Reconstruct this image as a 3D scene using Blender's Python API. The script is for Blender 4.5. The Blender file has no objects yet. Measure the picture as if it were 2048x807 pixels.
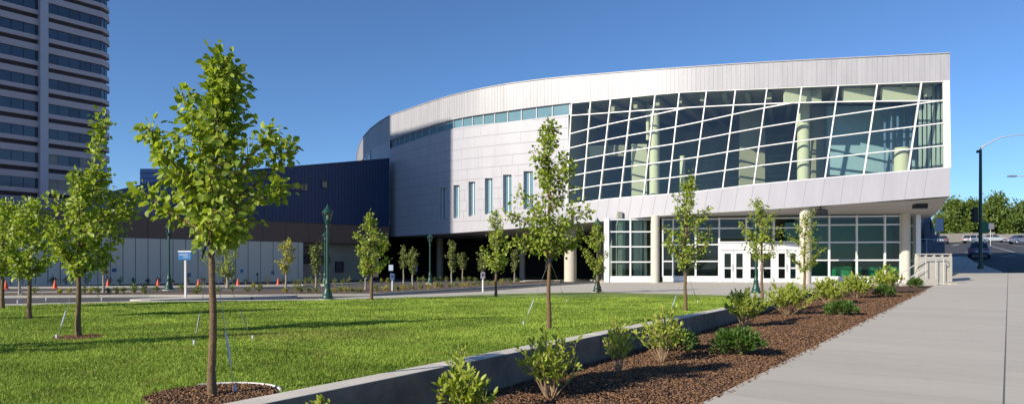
import bpy, math, random
import numpy as np
from mathutils import Vector, Matrix

random.seed(7)
RNG = np.random.default_rng(11)
R = math.radians
scene = bpy.context.scene
col = scene.collection

# ------------------------------------------------------------------ camera
cam_d = bpy.data.cameras.new('camera')
cam = bpy.data.objects.new('camera', cam_d)
col.objects.link(cam)
cam.location = (0, 0, 1.25)
cam.rotation_euler = (R(90), 0, 0)
cam_d.sensor_width = 36.0
cam_d.lens = 1400.0 / 2048.0 * 36.0
cam_d.shift_y = 126.5 / 2048.0
cam_d.clip_start = 0.1
cam_d.clip_end = 4000
scene.camera = cam

# ------------------------------------------------------------------ light
SUN_EL, SUN_AZ = 25.0, 54.0          # azimuth of the direction the shadows run (from +Y towards +X)
w = bpy.data.worlds.new('World')
scene.world = w
w.use_nodes = True
nt = w.node_tree
nt.nodes.clear()
sky = nt.nodes.new('ShaderNodeTexSky')
sky.sky_type = 'NISHITA'
sky.sun_disc = False
sky.sun_elevation = R(SUN_EL)
sky.sun_rotation = R(180 + SUN_AZ)
sky.altitude = 1400
sky.air_density = 1.0
sky.dust_density = 0.0
sky.ozone_density = 7.3
bg = nt.nodes.new('ShaderNodeBackground')
bg.inputs['Strength'].default_value = 0.098
wo = nt.nodes.new('ShaderNodeOutputWorld')
nt.links.new(sky.outputs[0], bg.inputs[0])
nt.links.new(bg.outputs[0], wo.inputs[0])

sd = bpy.data.lights.new('sun', 'SUN')
sd.energy = 4.5
sd.angle = R(0.5)
sd.color = (1.0, 0.91, 0.77)
so = bpy.data.objects.new('sun', sd)
col.objects.link(so)
ldir = Vector((math.sin(R(SUN_AZ)) * math.cos(R(SUN_EL)), math.cos(R(SUN_AZ)) * math.cos(R(SUN_EL)), -math.sin(R(SUN_EL))))
so.rotation_euler = ldir.to_track_quat('-Z', 'Y').to_euler()
so.location = (-60, -40, 60)

scene.view_settings.view_transform = 'Standard'
scene.view_settings.look = 'None'
scene.view_settings.gamma = 1.0
scene.view_settings.exposure = 0.55
scene.view_settings.use_curve_mapping = False

# ------------------------------------------------------------------ measuring helpers
F = 1400.0
def P(px, py, d):
    """point seen at photo pixel (px, py) at depth d"""
    return Vector(((px - 1024) / F * d, d, 1.25 - (py - 530) / F * d))
def G(px, py, z=0.0):
    """ground point (height z) seen at photo pixel"""
    d = (1.25 - z) * F / (py - 530)
    return Vector(((px - 1024) / F * d, d, z))
U = Vector((math.sin(R(35.37)), math.cos(R(35.37)), 0))      # along the street
V = Vector((U.y, -U.x, 0))                                   # to the right of it
def ST(s, t, z=0.0):
    return U * s + V * t + Vector((0, 0, z))
ZS = [(-60, -1.6), (9.9, -.35), (65, .77), (84, 2.15), (157, 5.6), (175, 6.5), (420, 12)]
def zst(s):
    return float(np.interp(s, [a for a, b in ZS], [b for a, b in ZS]))
def smooth(xs, ys):
    xs = np.array(xs, float); ys = np.array(ys, float)
    m = np.gradient(ys, xs)
    def f(x):
        x = min(max(x, xs[0]), xs[-1])
        i = int(min(max(np.searchsorted(xs, x) - 1, 0), len(xs) - 2))
        h = xs[i+1] - xs[i]; t = (x - xs[i]) / h
        return float((2*t**3-3*t**2+1)*ys[i] + (t**3-2*t**2+t)*h*m[i] + (-2*t**3+3*t**2)*ys[i+1] + (t**3-t**2)*h*m[i+1])
    return f

# ------------------------------------------------------------------ materials
def mat(name, color, rough=.6, noise=None, bump=None, metal=0.0, spec=0.5, var=None, coords='Object', stretch=None):
    """noise=(scale, amount, color2)  bump=(scale, strength)"""
    m = bpy.data.materials.new(name); m.use_nodes = True
    n = m.node_tree.nodes; l = m.node_tree.links
    b = n['Principled BSDF']
    b.inputs['Roughness'].default_value = rough
    b.inputs['Metallic'].default_value = metal
    b.inputs['Specular IOR Level'].default_value = spec
    b.inputs['Base Color'].default_value = (*color, 1)
    tc = n.new('ShaderNodeTexCoord')
    out = None
    if noise:
        t = n.new('ShaderNodeTexNoise'); t.inputs['Scale'].default_value = noise[0]; t.inputs['Detail'].default_value = 8
        t.inputs['Roughness'].default_value = .65
        if stretch:
            sm = n.new('ShaderNodeVectorMath'); sm.operation = 'MULTIPLY'; sm.inputs[1].default_value = stretch
            l.new(tc.outputs[coords], sm.inputs[0]); l.new(sm.outputs[0], t.inputs['Vector'])
        else: l.new(tc.outputs[coords], t.inputs['Vector'])
        r = n.new('ShaderNodeMapRange'); r.inputs['From Min'].default_value = .35; r.inputs['From Max'].default_value = .65
        r.inputs['To Max'].default_value = noise[1]
        l.new(t.outputs['Fac'], r.inputs['Value'])
        mx = n.new('ShaderNodeMix'); mx.data_type = 'RGBA'
        mx.inputs['A'].default_value = (*color, 1); mx.inputs['B'].default_value = (*noise[2], 1)
        l.new(r.outputs[0], mx.inputs['Factor'])
        out = mx.outputs['Result']
    if var:
        g = n.new('ShaderNodeNewGeometry')
        mx = n.new('ShaderNodeMix'); mx.data_type = 'RGBA'
        if out: l.new(out, mx.inputs['A'])
        else: mx.inputs['A'].default_value = (*color, 1)
        mx.inputs['B'].default_value = (*var, 1)
        l.new(g.outputs['Random Per Island'], mx.inputs['Factor'])
        out = mx.outputs['Result']
    if out: l.new(out, b.inputs['Base Color'])
    if bump:
        t = n.new('ShaderNodeTexNoise'); t.inputs['Scale'].default_value = bump[0]; t.inputs['Detail'].default_value = 6
        l.new(tc.outputs[coords], t.inputs['Vector'])
        bp = n.new('ShaderNodeBump'); bp.inputs['Strength'].default_value = bump[1]; bp.inputs['Distance'].default_value = .02
        l.new(t.outputs['Fac'], bp.inputs['Height']); l.new(bp.outputs[0], b.inputs['Normal'])
    return m

def leafmat(name, c1, c2, trans=.35, rough=.45):
    m = bpy.data.materials.new(name); m.use_nodes = True
    n = m.node_tree.nodes; l = m.node_tree.links
    b = n['Principled BSDF']; b.inputs['Roughness'].default_value = rough
    b.inputs['Specular IOR Level'].default_value = .35
    g = n.new('ShaderNodeNewGeometry')
    mx = n.new('ShaderNodeMix'); mx.data_type = 'RGBA'
    mx.inputs['A'].default_value = (*c1, 1); mx.inputs['B'].default_value = (*c2, 1)
    l.new(g.outputs['Random Per Island'], mx.inputs['Factor'])
    l.new(mx.outputs['Result'], b.inputs['Base Color'])
    tr = n.new('ShaderNodeBsdfTranslucent')
    gm = n.new('ShaderNodeMix'); gm.data_type = 'RGBA'; gm.blend_type = 'MULTIPLY'; gm.inputs['Factor'].default_value = 1
    gm.inputs['B'].default_value = (1.5, 1.5, .6, 1)
    l.new(mx.outputs['Result'], gm.inputs['A']); l.new(gm.outputs['Result'], tr.inputs['Color'])
    ms = n.new('ShaderNodeMixShader'); ms.inputs[0].default_value = trans
    l.new(b.outputs[0], ms.inputs[1]); l.new(tr.outputs[0], ms.inputs[2])
    l.new(ms.outputs[0], n['Material Output'].inputs['Surface'])
    return m

def glassmat(name, tint, refl=(.05, .6), rough=.01, glosscol=(.9, .95, 1)):
    m = bpy.data.materials.new(name); m.use_nodes = True
    n = m.node_tree.nodes; l = m.node_tree.links
    n.remove(n['Principled BSDF'])
    t = n.new('ShaderNodeBsdfTransparent'); t.inputs[0].default_value = (*tint, 1)
    g = n.new('ShaderNodeBsdfGlossy'); g.inputs['Roughness'].default_value = rough; g.inputs['Color'].default_value = (*glosscol, 1)
    lw = n.new('ShaderNodeLayerWeight'); lw.inputs['Blend'].default_value = .25
    r = n.new('ShaderNodeMapRange'); r.inputs['To Min'].default_value = refl[0]; r.inputs['To Max'].default_value = refl[1]
    l.new(lw.outputs['Fresnel'], r.inputs['Value'])
    ms = n.new('ShaderNodeMixShader')
    l.new(r.outputs[0], ms.inputs[0]); l.new(t.outputs[0], ms.inputs[1]); l.new(g.outputs[0], ms.inputs[2])
    l.new(ms.outputs[0], n['Material Output'].inputs['Surface'])
    return m

M = {}
M['panel'] = mat('pale metal panel', (.415, .41, .445), .42, (1.0, .8, (.365, .36, .395)), (1.1, .14), stretch=(1.3, 1.3, .22))
M['fascia'] = mat('pale ribbed metal', (.41, .405, .425), .4, (1.0, .9, (.34, .335, .355)), (1.1, .14), stretch=(1.6, 1.6, .18))
M['joint'] = mat('panel joint', (.28, .27, .30), .8)
M['white'] = mat('white aluminium', (.80, .80, .80), .4, (2, .3, (.74, .74, .74)))
M['soffit'] = mat('soffit panel', (.42, .41, .41), .7, (1, .4, (.36, .35, .35)))
M['glass'] = glassmat('green tinted glass', (.82, .88, .76), (.045, .35))
M['glass_lobby'] = glassmat('lobby glass', (.58, .74, .66), (.04, .40))
M['glass_sky'] = mat('teal window glass', (.11, .22, .27), .15, (.8, .6, (.16, .28, .32)), spec=.6)
M['navy'] = mat('navy metal cladding', (.020, .045, .115), .5, (.5, .5, (.017, .038, .10)))
M['brown'] = mat('brown cladding', (.19, .115, .085), .7, (.6, .5, (.165, .10, .075)))
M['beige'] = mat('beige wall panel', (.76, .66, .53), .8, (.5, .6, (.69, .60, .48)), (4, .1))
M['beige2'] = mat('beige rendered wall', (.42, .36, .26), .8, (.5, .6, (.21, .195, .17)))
M['dark'] = mat('undercroft with painted shade', (.02, .02, .022), .8, (1, .5, (.03, .03, .032)))  # near-black colour stands in for the deep shade under the hall
M['ceiling'] = mat('dark ceiling', (.10, .098, .10), .8, (1, .5, (.08, .08, .08)))
M['conc'] = mat('cast concrete', (.47, .445, .385), .85, (3, .6, (.38, .36, .31)), (30, .15))
M['walltop_sunlit'] = mat('wall top with painted sunlight', (.68, .62, .53), .85, (3, .5, (.48, .44, .38)), (25, .15))  # colour lightened to imitate sun falling on the wall top
M['conc_wall_shade'] = mat('retaining wall concrete with painted shade', (.24, .20, .165), .9, (3.5, 1.0, (.14, .12, .10)), (25, .25))  # colour darkened to imitate shade on the wall face
M['column'] = mat('column concrete', (.56, .52, .44), .85, (2, .5, (.50, .465, .39)), (20, .15))
M['tower_band'] = mat('tower band precast', (.62, .51, .50), .85, (.2, .5, (.56, .46, .455)))
M['tower_pier'] = mat('tower pier precast', (.58, .55, .59), .85, (.2, .5, (.53, .50, .54)))
M['tower_dark'] = mat('tower dark recess', (.09, .065, .068), .85, (.8, .6, (.06, .045, .05)))
M['tower_glass'] = mat('tower window glass', (.035, .05, .085), .12, (.5, .8, (.06, .08, .12)), spec=.8)
M['tower_reflect'] = mat('tower window with painted tan reflection', (.34, .30, .24), .3, (.3, .9, (.20, .18, .16)))  # tan colour imitates a sunlit building mirrored in the lower panes
M['tower_curtain'] = mat('tower window with grey curtains', (.07, .085, .12), .2, (2, .8, (.04, .055, .09)))
M['tower_frame'] = mat('tower window frame', (.03, .03, .035), .5)
M['pale_blue'] = mat('pale blue cladding', (.16, .26, .50), .4)
M['lav'] = mat('lavender grey parapet', (.20, .19, .25), .7)
M['green_metal'] = mat('dark green painted metal', (.014, .062, .046), .4, (6, .4, (.012, .05, .038)))
M['lampglass'] = glassmat('lantern glass', (.72, .78, .78), (.12, .8), .08)
M['black'] = mat('black metal', (.015, .015, .017), .5, (3, .4, (.025, .025, .025)))
M['steel'] = mat('galvanised steel', (.55, .55, .55), .5, metal=.2)
M['palepost'] = mat('pale grey painted post', (.60, .60, .57), .6)
M['bark'] = mat('young tree bark', (.20, .125, .06), .9, (25, .9, (.11, .07, .04)), (60, .6))
M['bark_pale'] = mat('pale wrapped trunk', (.34, .29, .23), .9, (20, .8, (.24, .20, .15)), (50, .4))
M['bark_shade'] = mat('bark with painted shade', (.06, .045, .035), .9)  # bark colour darkened for the shaded saplings along the base wall
M['stem'] = mat('shrub stem', (.36, .25, .15), .9, (30, .6, (.24, .16, .09)))
M['leaf'] = leafmat('linden leaf', (.14, .22, .02), (.38, .45, .06), .4)
M['leaf_far'] = leafmat('far linden leaf', (.15, .22, .025), (.36, .42, .06), .38)
M['leaf_sap'] = leafmat('sapling leaf', (.10, .15, .03), (.22, .24, .06), .3)
M['leaf_shade'] = leafmat('sapling leaf with painted shade', (.025, .045, .02), (.06, .08, .035), .25)  # leaf colour darkened to stand in for shade by the base wall
M['leaf_shrub'] = leafmat('shrub leaf', (.17, .25, .02), (.46, .50, .09), .38)
M['leaf_yel'] = leafmat('yellow shrub leaf', (.24, .25, .03), (.42, .38, .05), .3)
M['leaf_grn'] = leafmat('green ground shrub leaf', (.09, .15, .02), (.20, .25, .04), .3)
M['leaf_jun'] = leafmat('juniper needle', (.045, .105, .022), (.12, .20, .035), .2)
M['leaf_park'] = leafmat('big tree foliage', (.055, .11, .018), (.18, .23, .04), .3)
M['strap'] = mat('black tree strap', (.012, .012, .02), .7)
M['wire'] = mat('guy wire', (.45, .45, .45), .4, metal=.5)
M['wrap'] = mat('wire sleeve', (.55, .58, .66), .4)
M['orange'] = mat('cone orange', (.80, .09, .02), .5, (5, .3, (.65, .07, .02)))
M['blue_sign'] = mat('blue sign', (.025, .16, .42), .4)
M['text'] = mat('white lettering', (.8, .8, .8), .5)
M['bluebin'] = mat('blue painted box', (.05, .10, .25), .5)
M['edging'] = mat('white edging', (.6, .58, .55), .7)
M['emerald'] = mat('emerald green backing', (.04, .50, .22), .5, (.6, .4, (.03, .42, .18)))
M['inner'] = mat('interior wall', (.38, .37, .32), .8, (.5, .5, (.30, .30, .26)))
M['inner_dk'] = mat('interior dark wall', (.34, .35, .29), .8, (.7, .7, (.22, .23, .19)))
M['inner_lt'] = mat('interior pale plaster', (.62, .62, .54), .8)
M['carpet'] = mat('interior floor', (.12, .11, .10), .9)
M['tyre'] = mat('tyre', (.02, .02, .02), .8)
M['rim'] = mat('wheel rim', (.5, .5, .5), .3, metal=.8)
M['silver'] = mat('silver car paint', (.52, .53, .56), .25, metal=.4)
M['navycar'] = mat('dark blue grey car paint', (.10, .13, .19), .25, metal=.3)
M['bluecar'] = mat('blue grey car paint', (.18, .22, .32), .25, metal=.3)
M['carglass'] = mat('car glass', (.02, .025, .03), .05, spec=.9)
M['redlight'] = mat('tail light', (.45, .02, .02), .3)
M['headlight'] = mat('head light', (.7, .7, .7), .1)
M['plate'] = mat('licence plate', (.7, .7, .7), .5)
M['sculpt'] = mat('patinated dark steel', (.06, .08, .13), .4, (3, .8, (.10, .12, .18)), metal=.4)
M['bluepanel'] = mat('pale blue panel', (.42, .50, .62), .4)
M['signgreen'] = mat('green street sign', (.02, .16, .08), .5)
M['paint'] = mat('road paint', (.65, .65, .60), .8, (8, .9, (.35, .35, .33)))
M['parapet'] = mat('parapet concrete', (.42, .38, .31), .9, (.5, .7, (.34, .31, .26)))

def asphalt():
    return mat('asphalt', (.062, .062, .064), .9, (.6, .9, (.045, .045, .048)), (60, .3))
M['asphalt'] = asphalt()
M['asphalt_lot'] = mat('pale worn asphalt', (.085, .08, .08), .9, (.4, .9, (.06, .058, .06)), (60, .3))

# pavement: bands + joints measured along the street direction
def pavement(name, step, tjoint, c1, c2, joint=True):
    m = bpy.data.materials.new(name); m.use_nodes = True
    n = m.node_tree.nodes; l = m.node_tree.links
    b = n['Principled BSDF']; b.inputs['Roughness'].default_value = .85
    tc = n.new('ShaderNodeTexCoord')
    mp = n.new('ShaderNodeVectorRotate'); mp.rotation_type = 'Z_AXIS'; mp.inputs['Angle'].default_value = R(35.37)
    l.new(tc.outputs['Object'], mp.inputs['Vector'])
    sx = n.new('ShaderNodeSeparateXYZ'); l.new(mp.outputs[0], sx.inputs[0])   # x = t, y = s
    def math_(op, a, bb=None):
        q = n.new('ShaderNodeMath'); q.operation = op
        for i, v in enumerate((a, bb)):
            if v is None: continue
            if isinstance(v, (int, float)): q.inputs[i].default_value = v
            else: l.new(v, q.inputs[i])
        return q.outputs[0]
    # per-slab tone
    fl = math_('FLOOR', math_('DIVIDE', sx.outputs['Y'], step))
    flx = math_('FLOOR', math_('DIVIDE', math_('SUBTRACT', sx.outputs['X'], tjoint[0]), tjoint[1]))
    cx = n.new('ShaderNodeCombineXYZ'); l.new(fl, cx.inputs[0]); l.new(flx, cx.inputs[1])
    wn = n.new('ShaderNodeTexWhiteNoise'); l.new(cx.outputs[0], wn.inputs['Vector'])
    no = n.new('ShaderNodeTexNoise'); no.inputs['Scale'].default_value = .9; no.inputs['Detail'].default_value = 9; no.inputs['Roughness'].default_value = .7
    st = n.new('ShaderNodeVectorMath'); st.operation = 'MULTIPLY'; st.inputs[1].default_value = (.35, 2.2, 1)
    l.new(mp.outputs[0], st.inputs[0]); l.new(st.outputs[0], no.inputs['Vector'])
    fine = n.new('ShaderNodeTexNoise'); fine.inputs['Scale'].default_value = 45; fine.inputs['Detail'].default_value = 4
    l.new(mp.outputs[0], fine.inputs['Vector'])
    f = math_('ADD', math_('MULTIPLY', wn.outputs['Value'], .28), math_('MULTIPLY', no.outputs['Fac'], 1.0))
    f = math_('ADD', f, math_('MULTIPLY', fine.outputs['Fac'], .35))
    f = math_('SUBTRACT', f, .36)
    mx = n.new('ShaderNodeMix'); mx.data_type = 'RGBA'; mx.inputs['A'].default_value = (*c1, 1); mx.inputs['B'].default_value = (*c2, 1)
    l.new(f, mx.inputs['Factor']); res = mx.outputs['Result']
    # joints
    a = math_('ABSOLUTE', math_('SUBTRACT', math_('FRACT', math_('DIVIDE', sx.outputs['Y'], step)), .5))
    ja = math_('GREATER_THAN', a, .5 - .006 / step)
    a2 = math_('ABSOLUTE', math_('SUBTRACT', math_('FRACT', math_('DIVIDE', math_('SUBTRACT', sx.outputs['X'], tjoint[0]), tjoint[1])), .5))
    jb = math_('GREATER_THAN', a2, .5 - .011 / tjoint[1])
    j = math_('MAXIMUM', math_('MULTIPLY', ja, .5), jb)
    mj = n.new('ShaderNodeMix'); mj.data_type = 'RGBA'; l.new(j, mj.inputs['Factor']); l.new(res, mj.inputs['A']); mj.inputs['B'].default_value = (.13, .12, .115, 1)
    s2 = n.new('ShaderNodeTexNoise'); s2.inputs['Scale'].default_value = 2.3; s2.inputs['Detail'].default_value = 10; s2.inputs['Roughness'].default_value = .75
    l.new(mp.outputs[0], s2.inputs['Vector'])
    sr = n.new('ShaderNodeMapRange'); sr.inputs['From Min'].default_value = .56; sr.inputs['From Max'].default_value = .72; sr.inputs['To Max'].default_value = .4; l.new(s2.outputs['Fac'], sr.inputs['Value'])
    m4 = n.new('ShaderNodeMix'); m4.data_type = 'RGBA'; l.new(sr.outputs[0], m4.inputs['Factor']); l.new(mj.outputs['Result'], m4.inputs['A']); m4.inputs['B'].default_value = (.30, .275, .24, 1)
    mj = m4
    l.new(mj.outputs['Result'], b.inputs['Base Color'])
    bp = n.new('ShaderNodeBump'); bp.inputs['Strength'].default_value = .15; bp.inputs['Distance'].default_value = .01
    l.new(fine.outputs['Fac'], bp.inputs['Height']); l.new(bp.outputs[0], b.inputs['Normal'])
    return m
M['sidewalk'] = pavement('broom finished sidewalk', 1.25, (-.05, 3.4), (.42, .385, .325), (.58, .53, .45))
M['plaza'] = pavement('plaza concrete', 1.5, (0, 1.5), (.47, .43, .37), (.57, .525, .455))

# lawn: green with dry patches
def lawnmat(name, blade):
    m = bpy.data.materials.new(name); m.use_nodes = True
    n = m.node_tree.nodes; l = m.node_tree.links
    b = n['Principled BSDF']; b.inputs['Roughness'].default_value = .6; b.inputs['Specular IOR Level'].default_value = .25
    g = n.new('ShaderNodeNewGeometry')
    t1 = n.new('ShaderNodeTexNoise'); t1.inputs['Scale'].default_value = .55; t1.inputs['Detail'].default_value = 6
    t2 = n.new('ShaderNodeTexNoise'); t2.inputs['Scale'].default_value = 9; t2.inputs['Detail'].default_value = 8; t2.inputs['Roughness'].default_value = .8
    for t in (t1, t2): l.new(g.outputs['Position'], t.inputs['Vector'])
    ad = n.new('ShaderNodeMath'); ad.operation = 'ADD'; l.new(t1.outputs['Fac'], ad.inputs[0]); l.new(t2.outputs['Fac'], ad.inputs[1])
    r = n.new('ShaderNodeMapRange'); r.inputs['From Min'].default_value = .8; r.inputs['From Max'].default_value = 1.2
    l.new(ad.outputs[0], r.inputs['Value'])
    k = 1.0 if blade else .8
    mx = n.new('ShaderNodeMix'); mx.data_type = 'RGBA'
    mx.inputs['A'].default_value = (.14*k, .225*k, .025*k, 1); mx.inputs['B'].default_value = (.36*k, .475*k, .07*k, 1)
    l.new(r.outputs[0], mx.inputs['Factor'])
    res = mx.outputs['Result']
    if blade:
        m2 = n.new('ShaderNodeMix'); m2.data_type = 'RGBA'; m2.blend_type = 'MULTIPLY'; m2.inputs['Factor'].default_value = 1
        rr = n.new('ShaderNodeMapRange'); rr.inputs['To Min'].default_value = .65; rr.inputs['To Max'].default_value = 1.45
        l.new(g.outputs['Random Per Island'], rr.inputs['Value'])
        l.new(res, m2.inputs['A']); l.new(rr.outputs[0], m2.inputs['B']); res = m2.outputs['Result']
    # dry patch around (-3.6, 12.6) and a few wisps
    vm = n.new('ShaderNodeVectorMath'); vm.operation = 'SUBTRACT'; vm.inputs[1].default_value = (-3.7, 12.4, 0)
    l.new(g.outputs['Position'], vm.inputs[0])
    sc = n.new('ShaderNodeVectorMath'); sc.operation = 'MULTIPLY'; sc.inputs[1].default_value = (.55, 1.1, 0); l.new(vm.outputs[0], sc.inputs[0])
    ln = n.new('ShaderNodeVectorMath'); ln.operation = 'LENGTH'; l.new(sc.outputs[0], ln.inputs[0])
    rp = n.new('ShaderNodeMapRange'); rp.inputs['From Min'].default_value = 1.5; rp.inputs['From Max'].default_value = .2; rp.inputs['To Max'].default_value = .9
    l.new(ln.outputs['Value'], rp.inputs['Value'])
    mm = n.new('ShaderNodeMath'); mm.operation = 'MULTIPLY'; l.new(rp.outputs[0], mm.inputs[0])
    r3 = n.new('ShaderNodeMapRange'); r3.inputs['From Min'].default_value = .42; r3.inputs['From Max'].default_value = .6; l.new(t2.outputs['Fac'], r3.inputs['Value'])
    l.new(r3.outputs[0], mm.inputs[1])
    m3 = n.new('ShaderNodeMix'); m3.data_type = 'RGBA'; m3.inputs['B'].default_value = (.30, .25, .08, 1)
    t5 = n.new('ShaderNodeTexNoise'); t5.inputs['Scale'].default_value = 1.4; t5.inputs['Detail'].default_value = 7; t5.inputs['Roughness'].default_value = .7; l.new(g.outputs['Position'], t5.inputs['Vector'])
    r5 = n.new('ShaderNodeMapRange'); r5.inputs['From Min'].default_value = .55; r5.inputs['From Max'].default_value = .75; r5.inputs['To Max'].default_value = .75; l.new(t5.outputs['Fac'], r5.inputs['Value'])
    mx5 = n.new('ShaderNodeMath'); mx5.operation = 'MAXIMUM'; l.new(mm.outputs[0], mx5.inputs[0]); l.new(r5.outputs[0], mx5.inputs[1])
    l.new(mx5.outputs[0], m3.inputs['Factor']); l.new(res, m3.inputs['A'])
    l.new(m3.outputs['Result'], b.inputs['Base Color'])
    if blade:
        tr = n.new('ShaderNodeBsdfTranslucent'); l.new(m3.outputs['Result'], tr.inputs['Color'])
        ms = n.new('ShaderNodeMixShader'); ms.inputs[0].default_value = .3
        l.new(b.outputs[0], ms.inputs[1]); l.new(tr.outputs[0], ms.inputs[2])
        l.new(ms.outputs[0], n['Material Output'].inputs['Surface'])
    else:
        bp = n.new('ShaderNodeBump'); bp.inputs['Strength'].default_value = .8; bp.inputs['Distance'].default_value = .08
        l.new(t2.outputs['Fac'], bp.inputs['Height']); l.new(bp.outputs[0], b.inputs['Normal'])
    return m
M['lawn'] = lawnmat('lawn ground', False)
M['blade'] = lawnmat('grass blades', True)
M['mulch'] = mat('bark mulch bed', (.12, .055, .028), .95, (14, .9, (.05, .024, .014)), (40, 1.0))
M['chip'] = mat('bark chips', (.06, .028, .016), .9, var=(.27, .145, .07))

# ------------------------------------------------------------------ object helpers
def tag(o, label=None, cat=None, group=None, kind=None):
    if label: o['label'] = label
    if cat: o['category'] = cat
    if group: o['group'] = group
    if kind: o['kind'] = kind
    return o
def empty(name, loc, rz=0, label=None, cat=None, group=None):
    o = bpy.data.objects.new(name, None); col.objects.link(o)
    o.empty_display_size = .2
    o.location = loc; o.rotation_euler = (0, 0, rz)
    return tag(o, label, cat, group)

class MB:
    def __init__(s): s.v = []; s.f = []; s.mi = []; s.cur = 0
    def add(s, vs, fs):
        k = len(s.v); s.mi += [s.cur] * len(fs); s.v += [tuple(v) for v in vs]; s.f += [tuple(i + k for i in f) for f in fs]; return s
    def quad(s, a, b, c, d): return s.add([a, b, c, d], [(0, 1, 2, 3)])
    def box(s, c, size, rz=0):
        x, y, z = [q / 2 for q in size]; m = Matrix.Rotation(rz, 3, 'Z'); c = Vector(c)
        vs = [c + m @ Vector((i * x, j * y, k * z)) for k in (-1, 1) for i, j in ((-1, -1), (1, -1), (1, 1), (-1, 1))]
        return s.add(vs, [(3, 2, 1, 0), (4, 5, 6, 7), (0, 1, 5, 4), (1, 2, 6, 5), (2, 3, 7, 6), (3, 0, 4, 7)])
    def hexa(s, a, b):
        """a, b: two lists of 4 points (front loop, back loop)"""
        return s.add(list(a) + list(b), [(0, 1, 2, 3), (7, 6, 5, 4), (0, 4, 5, 1), (1, 5, 6, 2), (2, 6, 7, 3), (3, 7, 4, 0)])
    def beam(s, p0, p1, w_, d_, nrm):
        """bar from p0 to p1, w_ wide in the plane, d_ deep along nrm"""
        p0 = Vector(p0); p1 = Vector(p1); n_ = Vector(nrm).normalized()
        a = (p1 - p0).normalized(); sd_ = a.cross(n_).normalized() * (w_ / 2); n_ = n_ * (d_ / 2)
        return s.hexa([p0 - sd_ - n_, p0 + sd_ - n_, p0 + sd_ + n_, p0 - sd_ + n_], [p1 - sd_ - n_, p1 + sd_ - n_, p1 + sd_ + n_, p1 - sd_ + n_])
    def prism(s, poly, z0, z1):
        n_ = len(poly)
        vs = [(p[0], p[1], z0 if not callable(z0) else z0(p)) for p in poly] + [(p[0], p[1], z1 if not callable(z1) else z1(p)) for p in poly]
        fs = [tuple(range(n_))[::-1], tuple(range(n_, 2 * n_))] + [(i, (i + 1) % n_, n_ + (i + 1) % n_, n_ + i) for i in range(n_)]
        return s.add(vs, fs)
    def tube(s, pts, rs, n_=8, cap=True):
        pts = [Vector(p) for p in pts]
        if not hasattr(rs, '__len__'): rs = [rs] * len(pts)
        vs = []; fs = []
        up = Vector((0, 0, 1))
        for i, p in enumerate(pts):
            t = (pts[min(i + 1, len(pts) - 1)] - pts[max(i - 1, 0)]).normalized()
            ref = Vector((1, 0, 0)) if abs(t.z) > .9 else up
            a = t.cross(ref).normalized(); b = t.cross(a).normalized()
            for k in range(n_):
                an = 2 * math.pi * k / n_
                vs.append(p + (a * math.cos(an) + b * math.sin(an)) * rs[i])
        for i in range(len(pts) - 1):
            for k in range(n_):
                fs.append((i * n_ + k, i * n_ + (k + 1) % n_, (i + 1) * n_ + (k + 1) % n_, (i + 1) * n_ + k))
        if cap:
            fs.append(tuple(range(n_))); fs.append(tuple(range(len(vs) - n_, len(vs)))[::-1])
        return s.add(vs, fs)
    def lathe(s, prof, c=(0, 0, 0), n_=20):
        c = Vector(c); vs = []; fs = []
        for r_, z in prof:
            for k in range(n_):
                a = 2 * math.pi * k / n_; vs.append(c + Vector((r_ * math.cos(a), r_ * math.sin(a), z)))
        for i in range(len(prof) - 1):
            for k in range(n_):
                fs.append((i * n_ + k, i * n_ + (k + 1) % n_, (i + 1) * n_ + (k + 1) % n_, (i + 1) * n_ + k))
        fs.append(tuple(range(n_))[::-1]); fs.append(tuple(range(len(vs) - n_, len(vs))))
        return s.add(vs, fs)
    def build(s, name, m, parent=None, smooth_=False, origin=None, bevel=0):
        me = bpy.data.meshes.new(name)
        if origin is not None:
            o_ = Vector(origin); vs = [tuple(Vector(v) - o_) for v in s.v]
        else: vs = s.v
        me.from_pydata(vs, [], s.f); me.update()
        for q in (m if isinstance(m, list) else [m]): me.materials.append(q)
        if max(s.mi): me.polygons.foreach_set('material_index', s.mi)
        if smooth_:
            me.polygons.foreach_set('use_smooth', [True] * len(me.polygons))
            try: me.set_sharp_from_angle(angle=R(40))
            except Exception: pass
        o = bpy.data.objects.new(name, me); col.objects.link(o)
        if parent: o.parent = parent
        if origin is not None: o.location = origin
        if bevel:
            b = o.modifiers.new('bevel', 'BEVEL'); b.width = bevel; b.segments = 2; b.limit_method = 'ANGLE'
        return o
def structure(name, mb, m, **k):
    return tag(mb.build(name, m, **k), kind='structure')

def np_mesh(name, verts, faces, m, parent=None, smooth_=False):
    """verts (N,3) float, faces (K,n) int"""
    me = bpy.data.meshes.new(name)
    nv, nf, k = len(verts), len(faces), faces.shape[1]
    me.vertices.add(nv); me.vertices.foreach_set('co', np.ascontiguousarray(verts, dtype=np.float32).ravel())
    me.loops.add(nf * k); me.loops.foreach_set('vertex_index', np.ascontiguousarray(faces, dtype=np.int32).ravel())
    me.polygons.add(nf)
    me.polygons.foreach_set('loop_start', np.arange(0, nf * k, k, dtype=np.int32))
    me.polygons.foreach_set('loop_total', np.full(nf, k, dtype=np.int32))
    me.update(calc_edges=True); me.validate()
    me.materials.append(m)
    o = bpy.data.objects.new(name, me); col.objects.link(o)
    if parent: o.parent = parent
    return o

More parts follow.
